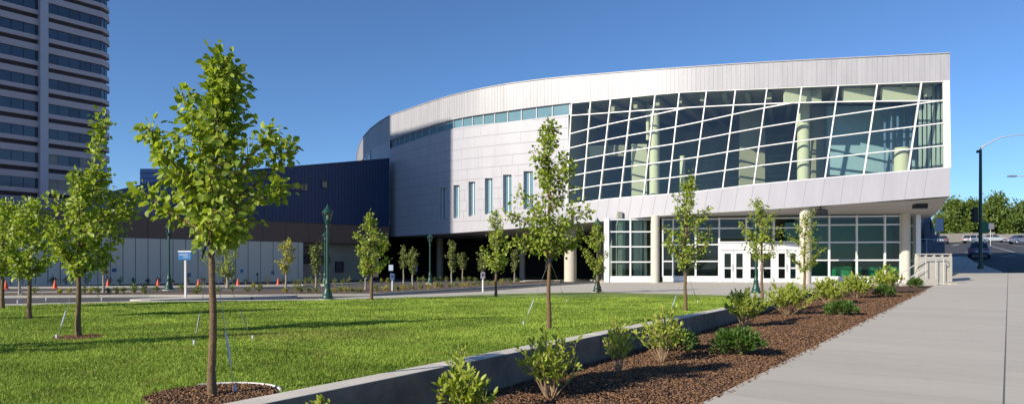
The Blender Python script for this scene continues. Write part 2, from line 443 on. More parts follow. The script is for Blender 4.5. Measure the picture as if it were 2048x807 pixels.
LEAF = {
 'broad': np.array([(0, 0, 0), (.40, .22, .10), (.36, .62, .06), (0, 1.0, -.14), (-.36, .62, .06), (-.40, .22, .10)]),
 'narrow': np.array([(0, 0, 0), (.19, .35, .07), (.17, .72, .04), (0, 1.0, 0), (-.17, .72, .04), (-.19, .35, .07)]),
 'needle': np.array([(0, 0, 0), (.16, .25, .03), (.10, .75, .0), (0, 1.0, .04), (-.10, .75, .0), (-.16, .25, .03)]),
}
def leaves(name, pos, dirs, nrm, size, shape, m, parent):
    dirs = dirs / (np.linalg.norm(dirs, axis=1, keepdims=True) + 1e-9)
    sidev = np.cross(dirs, nrm); sidev /= (np.linalg.norm(sidev, axis=1, keepdims=True) + 1e-9)
    n_ = np.cross(sidev, dirs)
    T = LEAF[shape]; N = len(pos)
    s_ = size[:, None, None]
    v = pos[:, None, :] + s_ * (T[None, :, 0:1] * sidev[:, None, :] + T[None, :, 1:2] * dirs[:, None, :] + T[None, :, 2:3] * n_[:, None, :])
    f = np.array([(0, 1, 2, 3), (0, 3, 4, 5)])
    fc = (np.arange(N)[:, None, None] * 6 + f[None]).reshape(-1, 4)
    return np_mesh(name, v.reshape(-1, 3), fc, m, parent)
# ------------------------------------------------------------------ ground surfaces (the setting)
def WX(Y, off=0.0):      # outer face of the retaining wall
    return -.08 + .614 * (Y - 9.2) - off
def EX(Y):               # left edge of the sidewalk
    return 2.1 + .711 * (Y - 8.1)
def ter(px, py):
    """point of the street terrain seen at a photo pixel"""
    a = (px - 1024) / F
    best = None; d = 20.0
    while d < 400:
        z = 1.25 - (py - 530) / F * d
        if zst((U.x * a + U.y) * d) >= z: break
        d += .1
    return Vector((a * d, d, zst((U.x * a + U.y) * d)))
def tz(p): return zst(p[0] * U.x + p[1] * U.y)

structure('ground', MB().quad((-1500, -600, -2.6), (2500, -600, -2.6), (2500, 3000, -2.6), (-1500, 3000, -2.6)), M['asphalt_lot'])
# car park / drive, 10 cm below the plaza
g = MB(); pts = [(-160, -30), (WX(-30, .15), -30), (WX(37, .15), 37), (EX(38) - .1, 38), (EX(60) - .1, 60), (48, 75), (48, 170), (-160, 170)]
g.add([(x, y, -.10) for x, y in pts], [tuple(range(len(pts)))])
structure('drive', g, M['asphalt_lot'])
# street terrain rising away to the right
ss = [-60, -30, 9.9, 40, 60, 62, 65, 68, 72, 76, 80, 84, 95, 110, 130, 157, 166, 175, 200, 250, 420]
def terr(s0, s1, t0, t1, dz):
    g = MB(); S = [s for s in ss if s0 <= s <= s1]
    for a, b in zip(S[:-1], S[1:]):
        g.quad(ST(a, t0, zst(a) + dz), ST(a, t1, zst(a) + dz), ST(b, t1, zst(b) + dz), ST(b, t0, zst(b) + dz))
    return g
g = terr(-60, 420, -2.9, 140, -.12)
g.add(terr(65, 420, -9.5, -2.9, -.12).v, terr(65, 420, -9.5, -2.9, -.12).f)
g.add(terr(84, 420, -120, -9.5, -.12).v, terr(84, 420, -120, -9.5, -.12).f)
structure('road', g, M['asphalt'])
# sidewalk slab with a real edge
g = MB(); S = [-14, 0, 9.9, 20, 30, 40, 50, 62]
for a, b in zip(S[:-1], S[1:]):
    A = [ST(a, -2.98, zst(a)), ST(a, 3.35, zst(a)), ST(b, 3.35, zst(b)), ST(b, -2.98, zst(b))]
    g.hexa([p + Vector((0, 0, -.8)) for p in A][::-1], A[::-1])
structure('sidewalk', g, M['sidewalk'])
g = MB(); S = [62.01, 65, 70, 76, 84]
for a, b, wa, wb in zip(S[:-1], S[1:], (-.4, -.4, -1.4, -2.6), (-.4, -1.4, -2.6, -3.4)):
    A = [ST(a, -9.4, zst(a)), ST(a, wa, zst(a)), ST(b, wb, zst(b)), ST(b, -9.4, zst(b))]
    g.hexa([p + Vector((0, 0, -.8)) for p in A][::-1], A[::-1])
structure('corner_pavement', g, M['plaza'])
# lane markings on the rising street
g = MB()
def stripe(p0, p1, wd):
    a, b = ter(*p0), ter(*p1); sd_ = Vector((-(b - a).y, (b - a).x, 0)).normalized() * wd / 2
    pts_ = [a + (b - a) * k / 6 for k in range(7)]
    for q, r_ in zip(pts_[:-1], pts_[1:]):
        g.add([(v.x, v.y, tz(v) - .112) for v in (q - sd_, q + sd_, r_ + sd_, r_ - sd_)], [(0, 1, 2, 3)])
for a, b, wd in (((1905, 489), (1918, 487), .5), ((1930, 503), (1948, 501), .35), ((1978, 489), (2048, 507), .14), ((2004, 510), (2030, 508), .35),
                 ((1885, 483), (1900, 482), .15), ((1898, 478), (1925, 481), .12), ((1985, 483), (2070, 494), .12)):
    stripe(a, b, wd)
structure('road_markings', g, M['paint'])

# plaza concrete and walks
def poly(name, px, z0, z1, m, extra=()):
    pts_ = [tuple(G(*p).xy) if len(p) == 2 else (p[0], p[1]) for p in px]
    return structure(name, MB().prism(pts_, z0, z1), m)
LAWN_FAR = [(-260, 618), (0, 612), (300, 604), (500, 602), (650, 600), (740, 598), (900, 592), (1000, 587.5), (1100, 585), (1200, 584.5), (1320, 587), (1457, 590.5), (1560, 599)]
WALK_FAR = [(-260, 612.5), (0, 607.5), (300, 600.5), (500, 599), (640, 597), (740, 592), (963, 582.5), (1091, 572), (1211, 564.3)]
lawn_far = [G(*p) for p in LAWN_FAR]
pl = [tuple(p.xy) for p in lawn_far]
wf = [tuple(G(*p).xy) for p in WALK_FAR]
pz = pl + [(WX(30, .3), 30), (WX(37, .3), 37), (EX(38) - .02, 38), (EX(60) - .02, 60), (44, 66), (24, 68), (7, 68)] + wf[::-1]
structure('plaza', MB().prism(pz, -.3, .0), M['plaza'])
# lawn surface
lp = pl[:-1] + [(WX(25, .32), 25.0), (WX(-12, .32), -12.0), (-60, -12), (-60, pl[0][1])]
g = MB().prism(lp, -.3, .012)
lawn = structure('lawn', g, M['lawn'])
# mulch slope between wall and sidewalk
g = MB(); Ys = np.arange(-3, 36.01, .25); NT = 14
def mulch_z(Y, k):
    zw = float(np.interp(Y, [3, 18.8, 26, 35], [-.38, -.33, -.2, .02]))
    e = Vector((EX(Y), Y)); ze = zst(e.x * U.x + e.y * U.y) - .03
    return zw * (1 - k) + ze * k + .05 * math.sin(math.pi * k) * (1 + .5 * math.sin(Y * 1.9 + k * 5))
def mulch_p(Y, k): return Vector((WX(Y) * (1 - k) + (EX(Y) + .02) * k, Y, mulch_z(Y, k)))
def mulch_at(x, y):
    k = (x - WX(y)) / (EX(y) - WX(y)); return mulch_z(y, min(max(k, 0), 1))
vs = [mulch_p(Y, j / NT) + Vector((0, 0, random.uniform(-.012, .012))) for Y in Ys for j in range(NT + 1)]
fs = [(i * (NT + 1) + j, i * (NT + 1) + j + 1, (i + 1) * (NT + 1) + j + 1, (i + 1) * (NT + 1) + j) for i in range(len(Ys) - 1) for j in range(NT)]
g.add(vs, fs); structure('mulch_bed', g, M['mulch'], smooth_=True)

# loose bark chips: many small tilted slabs, finer and sparser with distance
def chips(name, xy, zf, size, m):
    N = len(xy)
    z = np.array([zf(a, b) for a, b in xy]) + RNG.uniform(.0, .02, N)
    az = RNG.uniform(0, 2 * math.pi, N); tilt = RNG.normal(0, .45, N)
    L = size * RNG.uniform(.5, 1.5, N); W_ = L * RNG.uniform(.25, .6, N)
    d = np.stack([np.cos(az) * np.cos(tilt), np.sin(az) * np.cos(tilt), np.sin(tilt)], 1)
    s_ = np.stack([-np.sin(az), np.cos(az), RNG.normal(0, .4, N)], 1)
    c = np.stack([xy[:, 0], xy[:, 1], z], 1)
    up = np.array([0, 0, .006])
    q = [c + d * L[:, None] * a / 2 + s_ * W_[:, None] * b_ / 2 for a, b_ in ((-1, -1), (1, -1), (1, 1), (-1, 1))]
    v = np.stack([p + up for p in q] + [p - up for p in q], 1)
    f = np.array([(0, 1, 2, 3), (0, 4, 5, 1), (1, 5, 6, 2), (2, 6, 7, 3), (3, 7, 4, 0)])
    fc = (np.arange(N)[:, None, None] * 8 + f[None]).reshape(-1, 4)
    return tag(np_mesh(name, v.reshape(-1, 3), fc, m), kind='stuff')
N = 65000
Yr = 4.5 * np.exp(RNG.uniform(0, 1, N) * math.log(30 / 4.5)); kr = RNG.uniform(0.01, .99, N)
xy = np.stack([(-.08 + .614 * (Yr - 9.2)) * (1 - kr) + (2.1 + .711 * (Yr - 8.1)) * kr, Yr], 1)
sz = .024 + .0014 * Yr
chips('bark_mulch', xy, mulch_at, sz, M['chip'])

# a scatter of bark washed onto the edge of the sidewalk
Ys_ = RNG.uniform(6, 30, 420); xs_ = 2.1 + .711 * (Ys_ - 8.1) + .02 + np.abs(RNG.exponential(.04, 420))
chips('bark_mulch', np.stack([xs_, Ys_], 1), lambda a, b: zst(a * U.x + b * U.y) + .002, np.full(420, .028), M['chip'])

# planting islands and kerbs in the drive
def strip(name, near, far, z0, z1, m):
    return structure(name, MB().prism([tuple(G(*p).xy) for p in near] + [tuple(G(*p).xy) for p in far[::-1]], z0, z1), m)
M['bed'] = mat('planting bed soil', (.14, .095, .07), .95, (3, .9, (.09, .06, .045)), (20, .6))
nearA = [(-80, 591), (0, 590), (300, 588), (500, 588), (620, 587), (740, 586), (880, 578), (1045, 568), (1120, 564)]
farA = [(-80, 584), (0, 583), (300, 581), (500, 578), (620, 575), (740, 569), (880, 564), (1045, 560), (1120, 560)]
strip('planting_island', nearA, farA, -.3, -.04, M['bed'])
# kerb round the island
def kerb(name, pts_, wd, z0, z1, m):
    g = MB()
    for a, b in zip(pts_[:-1], pts_[1:]):
        d_ = (b - a).normalized(); s_ = Vector((-d_.y, d_.x, 0)) * wd / 2
        g.prism([tuple((p).xy) for p in (a - s_, b - s_, b + s_, a + s_)], z0, z1)
    return structure(name, g, m)
kerb('kerb', [G(x, y + .4) for x, y in nearA], .16, -.3, .0, M['conc'])
kerb('kerb', [G(x, y - .4) for x, y in farA], .16, -.3, -.004, M['conc'])
farB = [G(-60, 575), G(0, 573), (G(300, 571)), G(600, 568.5), G(745, 564)]
kerb('kerb', farB, .5, -.3, .0, M['plaza'])
kerb('kerb', [G(1010, 556.5), G(1100, 552.5), G(1200, 551)], .5, -.3, .05, M['conc'])
kerb('kerb', [G(1045, 561.5), G(1120, 559), G(1200, 557)], .5, -.3, .0, M['conc'])
# long concrete median with rounded nose
g = MB(); c0 = G(306, 598.5); c1 = G(556, 591)
d_ = (c1 - c0).normalized(); s_ = Vector((-d_.y, d_.x, 0)); pts_ = []
for k in range(9):
    a = math.pi / 2 + math.pi * k / 8; pts_.append(tuple((c0 + d_ * math.cos(a) * .75 + s_ * math.sin(a) * .75).xy))
for k in range(9):
    a = -math.pi / 2 + math.pi * k / 8; pts_.append(tuple((c1 + d_ * math.cos(a) * .75 + s_ * math.sin(a) * .75).xy))
g.prism(pts_, -.3, .03); structure('median', g, M['plaza'])

# ------------------------------------------------------------------ retaining wall
g = MB(); Y = -6.0; D_ = Vector((.614, 1, 0)).normalized(); NI = Vector((-D_.y, D_.x, 0))
while Y < 37:
    Y1 = min(Y + 3.55, 37.0)
    a = Vector((WX(Y), Y, 0)) + D_ * .006; b = Vector((WX(Y1), Y1, 0)) - D_ * .006
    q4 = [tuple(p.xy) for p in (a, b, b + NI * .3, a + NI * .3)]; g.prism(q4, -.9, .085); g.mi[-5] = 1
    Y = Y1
rw = g.build('retaining_wall', [M['conc_wall_shade'], M['walltop_sunlit']], bevel=.015)
tag(rw, 'long low concrete retaining wall between the lawn and the bark mulch bed', 'wall')

# ------------------------------------------------------------------ convention hall (curved white building)
LD = smooth([780, 901, 1000, 1140, 1300, 1500, 1700, 1900], [68, 60, 57, 54.3, 50.8, 47.8, 45.7, 44])
YT = smooth([780, 901, 1000, 1078, 1200, 1350, 1500, 1700, 1900], [231.5, 192, 171, 160, 148.5, 137, 127, 116.5, 107])
YF = smooth([780, 903, 1012, 1138, 1263, 1359, 1471, 1677, 1900], [280, 240, 222, 206, 193, 184, 179, 170, 161])      # under the fascia
YC = smooth([780, 903, 1012, 1140], [297, 258, 245, 229])                                                                 # under the clerestory
YS = smooth([1130, 1354, 1512, 1750, 1900], [231.5, 216, 208, 202, 201])
YL = smooth([1130, 1167, 1385, 1512, 1651, 1900], [410, 404, 384, 369, 356, 335])
YB = smooth([780, 900, 1000, 1215, 1300, 1512, 1700, 1900], [473, 466, 459, 441, 433, 420, 407, 392])
SPC = smooth([1130, 1167, 1500, 1900], [28, 28.8, 37.3, 45.6])
def plan(px, off=0.0):
    d = LD(px); p = Vector(((px - 1024) / F * d, d, 0))
    a, b = px - 4, px + 4
    a = max(a, 780); b = min(b, 1900)
    q = Vector(((b - 1024) / F * LD(b), LD(b), 0)) - Vector(((a - 1024) / F * LD(a), LD(a), 0))
    q.normalize(); n_ = Vector((-q.y, q.x, 0))
    return p + n_ * off
def nrm(px): return plan(px, 0) - plan(px, 1)       # outward
def zz(px, y): return 1.25 + (530 - y) * LD(px) / F
def FP(px, y, off=0.0):
    v = plan(px, off); v.z = zz(px, y); return v
hall = empty('convention_hall', plan(1500) * 1.0, 0, 'large curved white metal clad hall with a tilted grid of glass on its upper floor', 'building')
HI = Matrix.Translation(-hall.location)
class HB(MB):      # built in world space, stored relative to the hall
    def build(s, name, m, parent=None, **k):
        o = hall.location
        s.v = [(a - o.x, b - o.y, c - o.z) for a, b, c in s.v]
        return MB.build(s, name, m, parent or hall, **k)
LEFTP = [(714, 108), (713.5, 100), (714, 92), (718, 85.5), (726, 79.5), (742, 74.3), (760, 70.8), (771, 69.2)]
left = [Vector(((x - 1024) / F * d, d, 0)) for x, d in LEFTP]
cols = [780 + 10 * i for i in range(113)]
ZTL = zz(780, 231.5)
# fascia: front skin + coping + standing seams
fa = HB(); ptsf = [(v.x, v.y, zz(780, 280), ZTL) for v in left] + [(plan(c).x, plan(c).y, zz(c, YF(c)), zz(c, YT(c))) for c in cols]
def skin(mb, rows, thick=.0):
    for (x, y, a, b), (x2, y2, a2, b2) in zip(rows[:-1], rows[1:]):
        mb.quad((x, y, a), (x2, y2, a2), (x2, y2, b2), (x, y, b))
skin(fa, ptsf)
ins = [(v.x + .6, v.y + .5, 0) for v in left] + [tuple(plan(c, .7)) for c in cols]
for i in range(len(ptsf) - 1):     # parapet top and soffit return of the fascia
    a, b = ptsf[i], ptsf[i + 1]; p, q = ins[i], ins[i + 1]
    fa.quad((a[0], a[1], a[3]), (b[0], b[1], b[3]), (q[0], q[1], b[3]), (p[0], p[1], a[3]))
    fa.quad((a[0], a[1], a[2]), (p[0], p[1], a[2]), (q[0], q[1], b[2]), (b[0], b[1], b[2]))
# seams
arc = []; 
for a, b in zip(ptsf[:-1], ptsf[1:]):
    L = math.hypot(b[0] - a[0], b[1] - a[1]); arc.append(L)
tot = sum(arc); pos = 0.0; i = 0; acc = 0.0
while pos < tot - .3:
    while acc + arc[i] < pos: acc += arc[i]; i += 1
    k = (pos - acc) / arc[i]; a, b = ptsf[i], ptsf[i + 1]
    p = [a[j] * (1 - k) + b[j] * k for j in range(4)]
    t_ = Vector((b[0] - a[0], b[1] - a[1], 0)).normalized(); n_ = Vector((t_.y, -t_.x, 0))
    c = Vector((p[0], p[1], 0)) + n_ * .006
    fa.hexa([c + t_ * .012 + n_ * s_ * .007 + Vector((0, 0, z_)) for s_, z_ in ((-1, p[2]), (1, p[2]), (1, p[3]), (-1, p[3]))],
            [c - t_ * .012 + n_ * s_ * .007 + Vector((0, 0, z_)) for s_, z_ in ((-1, p[2]), (1, p[2]), (1, p[3]), (-1, p[3]))])
    pos += .3
fa.build('fascia', M['fascia'])
cp = HB()
for i in range(len(ptsf) - 1):
    a, b = ptsf[i], ptsf[i + 1]; p, q = ins[i], ins[i + 1]
    t_ = Vector((b[0] - a[0], b[1] - a[1], 0)).normalized(); n_ = Vector((t_.y, -t_.x, 0)) * .06
    A = Vector((a[0], a[1], 0)) + n_; B = Vector((b[0], b[1], 0)) + n_
    for zi in (3,):
        cp.hexa([(A.x, A.y, a[zi] + .003), (p[0], p[1], a[zi] + .003), (p[0], p[1], a[zi] + .06), (A.x, A.y, a[zi] + .06)],
                [(B.x, B.y, b[zi] + .003), (q[0], q[1], b[zi] + .003), (q[0], q[1], b[zi] + .06), (B.x, B.y, b[zi] + .06)])
cp.build('coping', M['fascia'])

# lower clad wall px 780..1140 with real slot openings
SL = [(880.3, 892.2, 375, 438), (907, 919, 370, 436), (937, 950, 363, 432), (969.5, 985, 356, 428), (1006, 1023, 349, 423.5), (1047, 1066, 342, 418)]
wl = HB()
xs = sorted(set([780 + 12 * i for i in range(30)] + [1137] + [s for q in SL for s in q[:2]]))
xs = [x for x in xs if x <= 1137 and not any(q[0] < x < q[1] for q in SL)]
RV = .28
for a, b in zip(xs[:-1], xs[1:]):
    s_ = next((q for q in SL if q[0] <= a and b <= q[1]), None)
    segs = [(YC(a), YB(a), YC(b), YB(b))] if not s_ else [(YC(a), s_[2], YC(b), s_[2]), (s_[3], YB(a), s_[3], YB(b))]
    for t0, b0, t1, b1 in segs:
        wl.quad(FP(a, b0), FP(b, b1), FP(b, t1), FP(a, t0))
    if s_:
        z1, z0 = zz(a, s_[2]), zz(a, s_[3])
        o = [(a, z0), (b, z0), (b, z1), (a, z1)]
        fr = [Vector((*plan(x).xy, z)) for x, z in o]; bk = [Vector((*plan(x, RV).xy, z)) for x, z in o]
        for i in range(4):
            j = (i + 1) % 4; wl.quad(fr[i], fr[j], bk[j], bk[i])
# return at the sill of the clerestory
for a, b in zip(xs[:-1], xs[1:]):
    wl.quad(FP(a, YC(a)), FP(b, YC(b)), FP(b, YC(b), .25), FP(a, YC(a), .25))
ZB = zz(780, 473)
rows = [(v.x, v.y, ZB, zz(780, 297)) for v in left]
rows.append((plan(780).x, plan(780).y, ZB, zz(780, 297)))
skin(wl, rows)
# infill of the left clerestory except for one short run of windows
rows = [(v.x, v.y, zz(780, 297) + .002, zz(780, 280) - .002) for v in left[5:]] + [(plan(780).x, plan(780).y, zz(780, 297) + .002, zz(780, 280) - .002)]
skin(wl, rows)
wl.cur = 1; jt = wl
z = 4.95
while z < 14:                      # horizontal reveals between panel rows
    run = []
    for c in range(782, 1136, 6):
        ok = zz(c, YB(c)) + .05 < z < zz(c, YC(c)) - .05 and not any(q[0] - 1 < c < q[1] + 1 and zz(c, q[3]) - .05 < z < zz(c, q[2]) + .05 for q in SL)
        if ok and c + 6 <= 1137 and not any(q[0] - 1 < c + 6 < q[1] + 1 and zz(c, q[3]) - .05 < z < zz(c, q[2]) + .05 for q in SL):
            a, b = plan(c, -.004), plan(c + 6, -.004)
            jt.quad((a.x, a.y, z - .02), (b.x, b.y, z - .02), (b.x, b.y, z + .02), (a.x, a.y, z + .02))
    z += .87
r_ = random.Random(3); z = 4.95
while z < 13.5:
    c = 786 + r_.random() * 20
    while c < 1134:
        if zz(c, YB(c)) < z and z + .87 < zz(c, YC(c)) and not any(q[0] - 2 < c < q[1] + 2 for q in SL):
            a, b = plan(c, -.004), plan(c + .32, -.004)
            jt.quad((a.x, a.y, z + .02), (b.x, b.y, z + .02), (b.x, b.y, z + .85), (a.x, a.y, z + .85))
        c += 34
    z += .87
wl.build('clad_wall', [M['panel'], M['joint']])
# slot windows
for x0, x1, y0, y1 in SL:
    z1, z0 = zz(x0, y0), zz(x0, y1)
    A, B = plan(x0, RV), plan(x1, RV)
    fr = HB(); n_ = nrm(x0)
    for p, q in (((A.x, A.y, z0), (A.x, A.y, z1)), ((B.x, B.y, z0), (B.x, B.y, z1)), ((A.x, A.y, z0), (B.x, B.y, z0)), ((A.x, A.y, z1), (B.x, B.y, z1))):
        fr.beam(p, q, .09, .08, n_)
    C_ = (A + B) / 2
    fr.beam((C_.x, C_.y, z0), (C_.x, C_.y, z1), .06, .08, n_)
    fo = fr.build('slot_window', M['white'])
    gl = HB().quad((A.x, A.y, z0), (B.x, B.y, z0), (B.x, B.y, z1), (A.x, A.y, z1)).build('pane', M['glass_sky'], fo)
    i0, i1 = plan(x0 - 4, 1.3), plan(x1 + 4, 1.3)
# clerestory windows
ce = [780, 788.5, 797, 807, 818, 829, 842, 856, 871, 887, 905, 923, 943.5, 965, 988, 1014, 1041.5, 1072, 1103.5, 1138]
for a, b in zip(ce[:-1], ce[1:]):
    n_ = nrm((a + b) / 2); q = [FP(a, YC(a), .18), FP(b, YC(b), .18), FP(b, YF(b), .18), FP(a, YF(a), .18)]
    fr = HB(); fr.beam(q[1], q[2], .08, .12, n_); fr.beam(q[0] + Vector((0, 0, .03)), q[1] + Vector((0, 0, .03)), .06, .11, n_); fr.beam(q[3] - Vector((0, 0, .03)), q[2] - Vector((0, 0, .03)), .06, .11, n_)
    fo = fr.build('clerestory_window', M['panel'])
    HB().quad(*q).build('pane', M['glass_sky'], fo)
v0, v1 = left[4], left[5]
for k in range(2):
    a = v0.lerp(v1, .45 * k + .08); b = v0.lerp(v1, .45 * k + .46)
    n_ = Vector(((b - a).y, -(b - a).x, 0)).normalized()
    fr = HB(); q = [Vector((p.x, p.y, z)) + n_ * .03 for p, z in ((a, 11.9), (b, 11.9), (b, 13.3), (a, 13.3))]
    for i in range(4): fr.beam(q[i], q[(i + 1) % 4], .1, .1, n_)
    fo = fr.build('clerestory_window', M['white']); HB().quad(*q).build('pane', M['glass_sky'], fo)

# spandrel under the big glazing
sp = HB(); xs = [1137] + [1144 + 12 * i for i in range(63)] + [1900]
for a, b in zip(xs[:-1], xs[1:]):
    sp.quad(FP(a, YB(a)), FP(b, YB(b)), FP(b, YL(b)), FP(a, YL(a)))
    sp.quad(FP(a, YL(a)), FP(b, YL(b)), FP(b, YL(b), .45), FP(a, YL(a), .45))
MU = [(1143, 1132), (1181, 1165), (1221, 1198), (1263, 1240), (1310, 1287), (1358.5, 1336), (1413, 1386), (1471, 1445), (1534, 1507), (1603.5, 1576), (1677, 1650), (1755, 1727.5), (1843.5, 1817), (1891, 1893)]
sp.cur = 1; jt = sp
for (t0, b0), (t1, b1) in zip(MU[:-1], MU[1:]):
    for k in (0, .5):
        xb = b0 + (b1 - b0) * k
        if xb < 1160: continue
        x2 = xb - 8
        A, B = FP(xb, YL(xb) + .8, -.005), FP(x2, YB(x2) - .8, -.005)
        t_ = (plan(xb + 1) - plan(xb)).normalized() * .014
        jt.quad(B - t_, B + t_, A + t_, A - t_)
sp.build('spandrel', [M['panel'], M['joint']])
# mullions, transoms, panes
def mpx(i, y):
    t_, b_ = MU[i]; y0, y1 = YF(t_), YL(b_)
    return t_ + (b_ - t_) * (y - y0) / (y1 - y0)
def cross(i, fy):
    y = 300
    for _ in range(12): y = fy(mpx(i, y))
    return mpx(i, y), y
for i, (t_, b_) in enumerate(MU):
    wd = .078 if i < 13 else .26
    HB().beam(FP(t_, YF(t_), .10), FP(b_, YL(b_), .10), wd, .22, nrm(t_)).build('mullion', M['white'])
rows = [YF, YS] + [(lambda x, k=k: YL(x) - k * SPC(x)) for k in (5, 4, 3, 2, 1, 0)]
for ri, fy in enumerate(rows):
    g = HB(); prev = None
    for i in range(14):
        x, y = cross(i, fy)
        if ri >= 2 and y < YS(x) - 2:
            if prev is not None:     # run out into the strip transom
                px_, py_ = prev; k = (py_ - YS(px_)) / ((py_ - YS(px_)) - (y - YS(x)) + 1e-9)
                xe = px_ + (x - px_) * k; ye = YS(xe)
                g.beam(FP(px_, py_, .1), FP(xe, ye, .1), .08, .17, nrm(px_))
            prev = None; break
        if prev is not None:
            g.beam(FP(*prev, .1), FP(x, y, .1), .10 if ri in (0, 7) else .065, .18, nrm(x))
        prev = (x, y)
    if g.v: g.build('transom', M['white'])
for i in range(13):
    (xa, ya), (xb, yb) = cross(i, YF), cross(i + 1, YF); (xc, yc), (xd, yd) = cross(i + 1, YL), cross(i, YL)
    g = HB(); K = 6
    for k in range(K):
        l_ = [FP(xa + (xd - xa) * j / K, ya + (yd - ya) * j / K, .12) for j in (k, k + 1)]
        r2 = [FP(xb + (xc - xb) * j / K, yb + (yc - yb) * j / K, .12) for j in (k, k + 1)]
        g.quad(l_[1], r2[1], r2[0], l_[0])
    g.build('glass_bay', M['glass'])

# roof, soffit, side, back
def zso(px, off):
    zf = zz(px, YB(px))
    return zf + ((4.85 - zf) * min(1, off / 6.0) if px > 1215 else (4.85 - zf) * min(1, off / 6.0) * max(0, (px - 1100) / 115))
offs = [0, 3, 6, 12, 22]
so_ = HB()
cc = cols[::4] + [1900]
def backpt(c, o):
    p = plan(c, o)
    if c > 1700:               # the right end follows the side wall line
        e = Vector((27.5, 44, 0)) + Vector((.407, .914, 0)) * o
        k = (c - 1700) / 200; q = plan(c, 0); p = p * (1 - k) + e * k
    return p
for a, b in zip(cc[:-1], cc[1:]):
    for o0, o1 in zip(offs[:-1], offs[1:]):
        q = []
        for c, o in ((a, o0), (a, o1), (b, o1), (b, o0)):
            p = backpt(c, o); q.append((p.x, p.y, zso(c, o)))
        so_.quad(*q)
so_.build('soffit', M['soffit'])
ro = HB()
for a, b in zip(cc[:-1], cc[1:]):
    q = []
    for c, o in ((a, .6), (b, .6), (b, 22), (a, 22)):
        p = backpt(c, o); q.append((p.x, p.y, zz(c, YT(c)) - .35))
    ro.quad(*q)
pts_ = [(v.x + .6, v.y + .5) for v in left] + [tuple(plan(780, .6).xy), tuple(backpt(780, 22).xy)]
ro.add([(x, y, ZTL - .35) for x, y in pts_], [tuple(range(len(pts_)))])
ro.build('roof', M['soffit'])
sd2 = HB(); e0 = plan(1900); zt = zz(1900, YT(1900)); zb = zz(1900, YB(1900))
e1 = backpt(1900, 22)
sd2.quad(Vector((e0.x, e0.y, zb)), Vector((e1.x, e1.y, zso(1900, 22))), Vector((e1.x, e1.y, zt)), Vector((e0.x, e0.y, zt)))
prev = e1
for c in [1860, 1800, 1700, 1500, 1300, 1100, 900, 780]:
    p = backpt(c, 22); sd2.quad((prev.x, prev.y, 4), (p.x, p.y, 4), (p.x, p.y, 15.2), (prev.x, prev.y, 15.2)); prev = p
sd2.build('side_wall', M['panel'])
# corner trim of the glass box
HB().beam(FP(1896.5, YF(1896), .06), FP(1899, YL(1899), .06), .16, .16, nrm(1890)).build('corner_trim', M['white'])

# upper storey interior: floor, rear wall, columns, bulkheads, blinds
fl = HB(); bw = HB(); ce_ = HB(); prev = None
ic = list(range(1130, 1890, 20)) + [1888]
for a, b in zip(ic[:-1], ic[1:]):
    za, zb_ = zz(a, YL(a)) - .02, zz(b, YL(b)) - .02
    q = [(plan(a, .25), za), (plan(b, .25), zb_), (plan(b, 13), zb_), (plan(a, 13), za)]
    fl.add([(p.x, p.y, z) for p, z in q], [(0, 1, 2, 3)])
    p, q = plan(a, 12.5), plan(b, 12.5)
    bw.quad((p.x, p.y, 5), (q.x, q.y, 5), (q.x, q.y, 15), (p.x, p.y, 15))
    q = [(plan(a, .3), zz(a, YF(a)) + .05), (plan(b, .3), zz(b, YF(b)) + .05), (plan(b, 13), 13.6), (plan(a, 13), 13.6)]
    ce_.add([(p.x, p.y, z) for p, z in q], [(0, 1, 2, 3)])
fl.build('upper_floor', M['carpet']); bw.build('interior_wall', M['inner_dk']); ce_.build('ceiling', M['inner'])
a = plan(1132, .3); b = plan(1132, 12.5)
HB().quad((a.x, a.y, 5), (b.x, b.y, 5), (b.x, b.y, 15), (a.x, a.y, 15)).build('interior_wall', M['inner'])
def icol(px, y0, y1, off, r_):
    p = plan(px, off); k = p.y / LD(px)
    x = (px - 1024) / F * p.y
    q = Vector((x, p.y, 0))
    HB().lathe([(r_, 1.25 + (530 - y1) * p.y / F), (r_, 1.25 + (530 - y0) * p.y / F)], q, 20).build('interior_column', M['inner_lt'], smooth_=True)
icol(1309, 212, 400, 2.6, .38); icol(1365, 312, 388, 4, .2); icol(1607, 208, 362, 2.6, .42); icol(1803, 296, 348, 2.4, .5); icol(1296, 200, 280, 3.5, .15)
def iwall(x0, x1, y0, y1, off, m, name='interior_partition', th=.3):
    d = LD((x0 + x1) / 2) + off
    a, b = P(x0, y1, d), P(x1, y0, d)
    HB().box((a + b) / 2 + Vector((0, th / 2, 0)), (b.x - a.x, th, b.z - a.z)).build(name, m)

for k, zb in enumerate((8.6, 10.3, 12.0)):       # pale rails and gallery edges on the rear wall
    g = HB()
    for a, b in zip(ic[:-1], ic[1:]):
        p, q = plan(a, 12.3), plan(b, 12.3); g.quad((p.x, p.y, zb), (q.x, q.y, zb), (q.x, q.y, zb + .22), (p.x, p.y, zb + .22))
    g.build('gallery_rail', M['inner'])
for c in range(1170, 1880, 46):                   # dark ceiling beams running inward
    p, q = plan(c, .8), plan(c, 12.4); HB().beam((p.x, p.y, 13.2 if c < 1500 else 12.9), (q.x, q.y, 13.3), .3, .5, (0, 0, 1)).build('ceiling_beam', M['inner'])
iwall(1264, 1294, 288, 402, 3.2, M['inner_lt']); iwall(1178, 1209, 291, 312, 3.5, M['inner_lt'], 'bulkhead'); iwall(1215, 1252, 290, 312, 5, M['inner'], 'bulkhead')
iwall(1570, 1643, 178, 205, .7, M['inner_lt'], 'bulkhead'); iwall(1688, 1750, 176, 204, .7, M['inner_lt'], 'bulkhead'); iwall(1766, 1836, 174, 202, .7, M['inner_lt'], 'bulkhead')
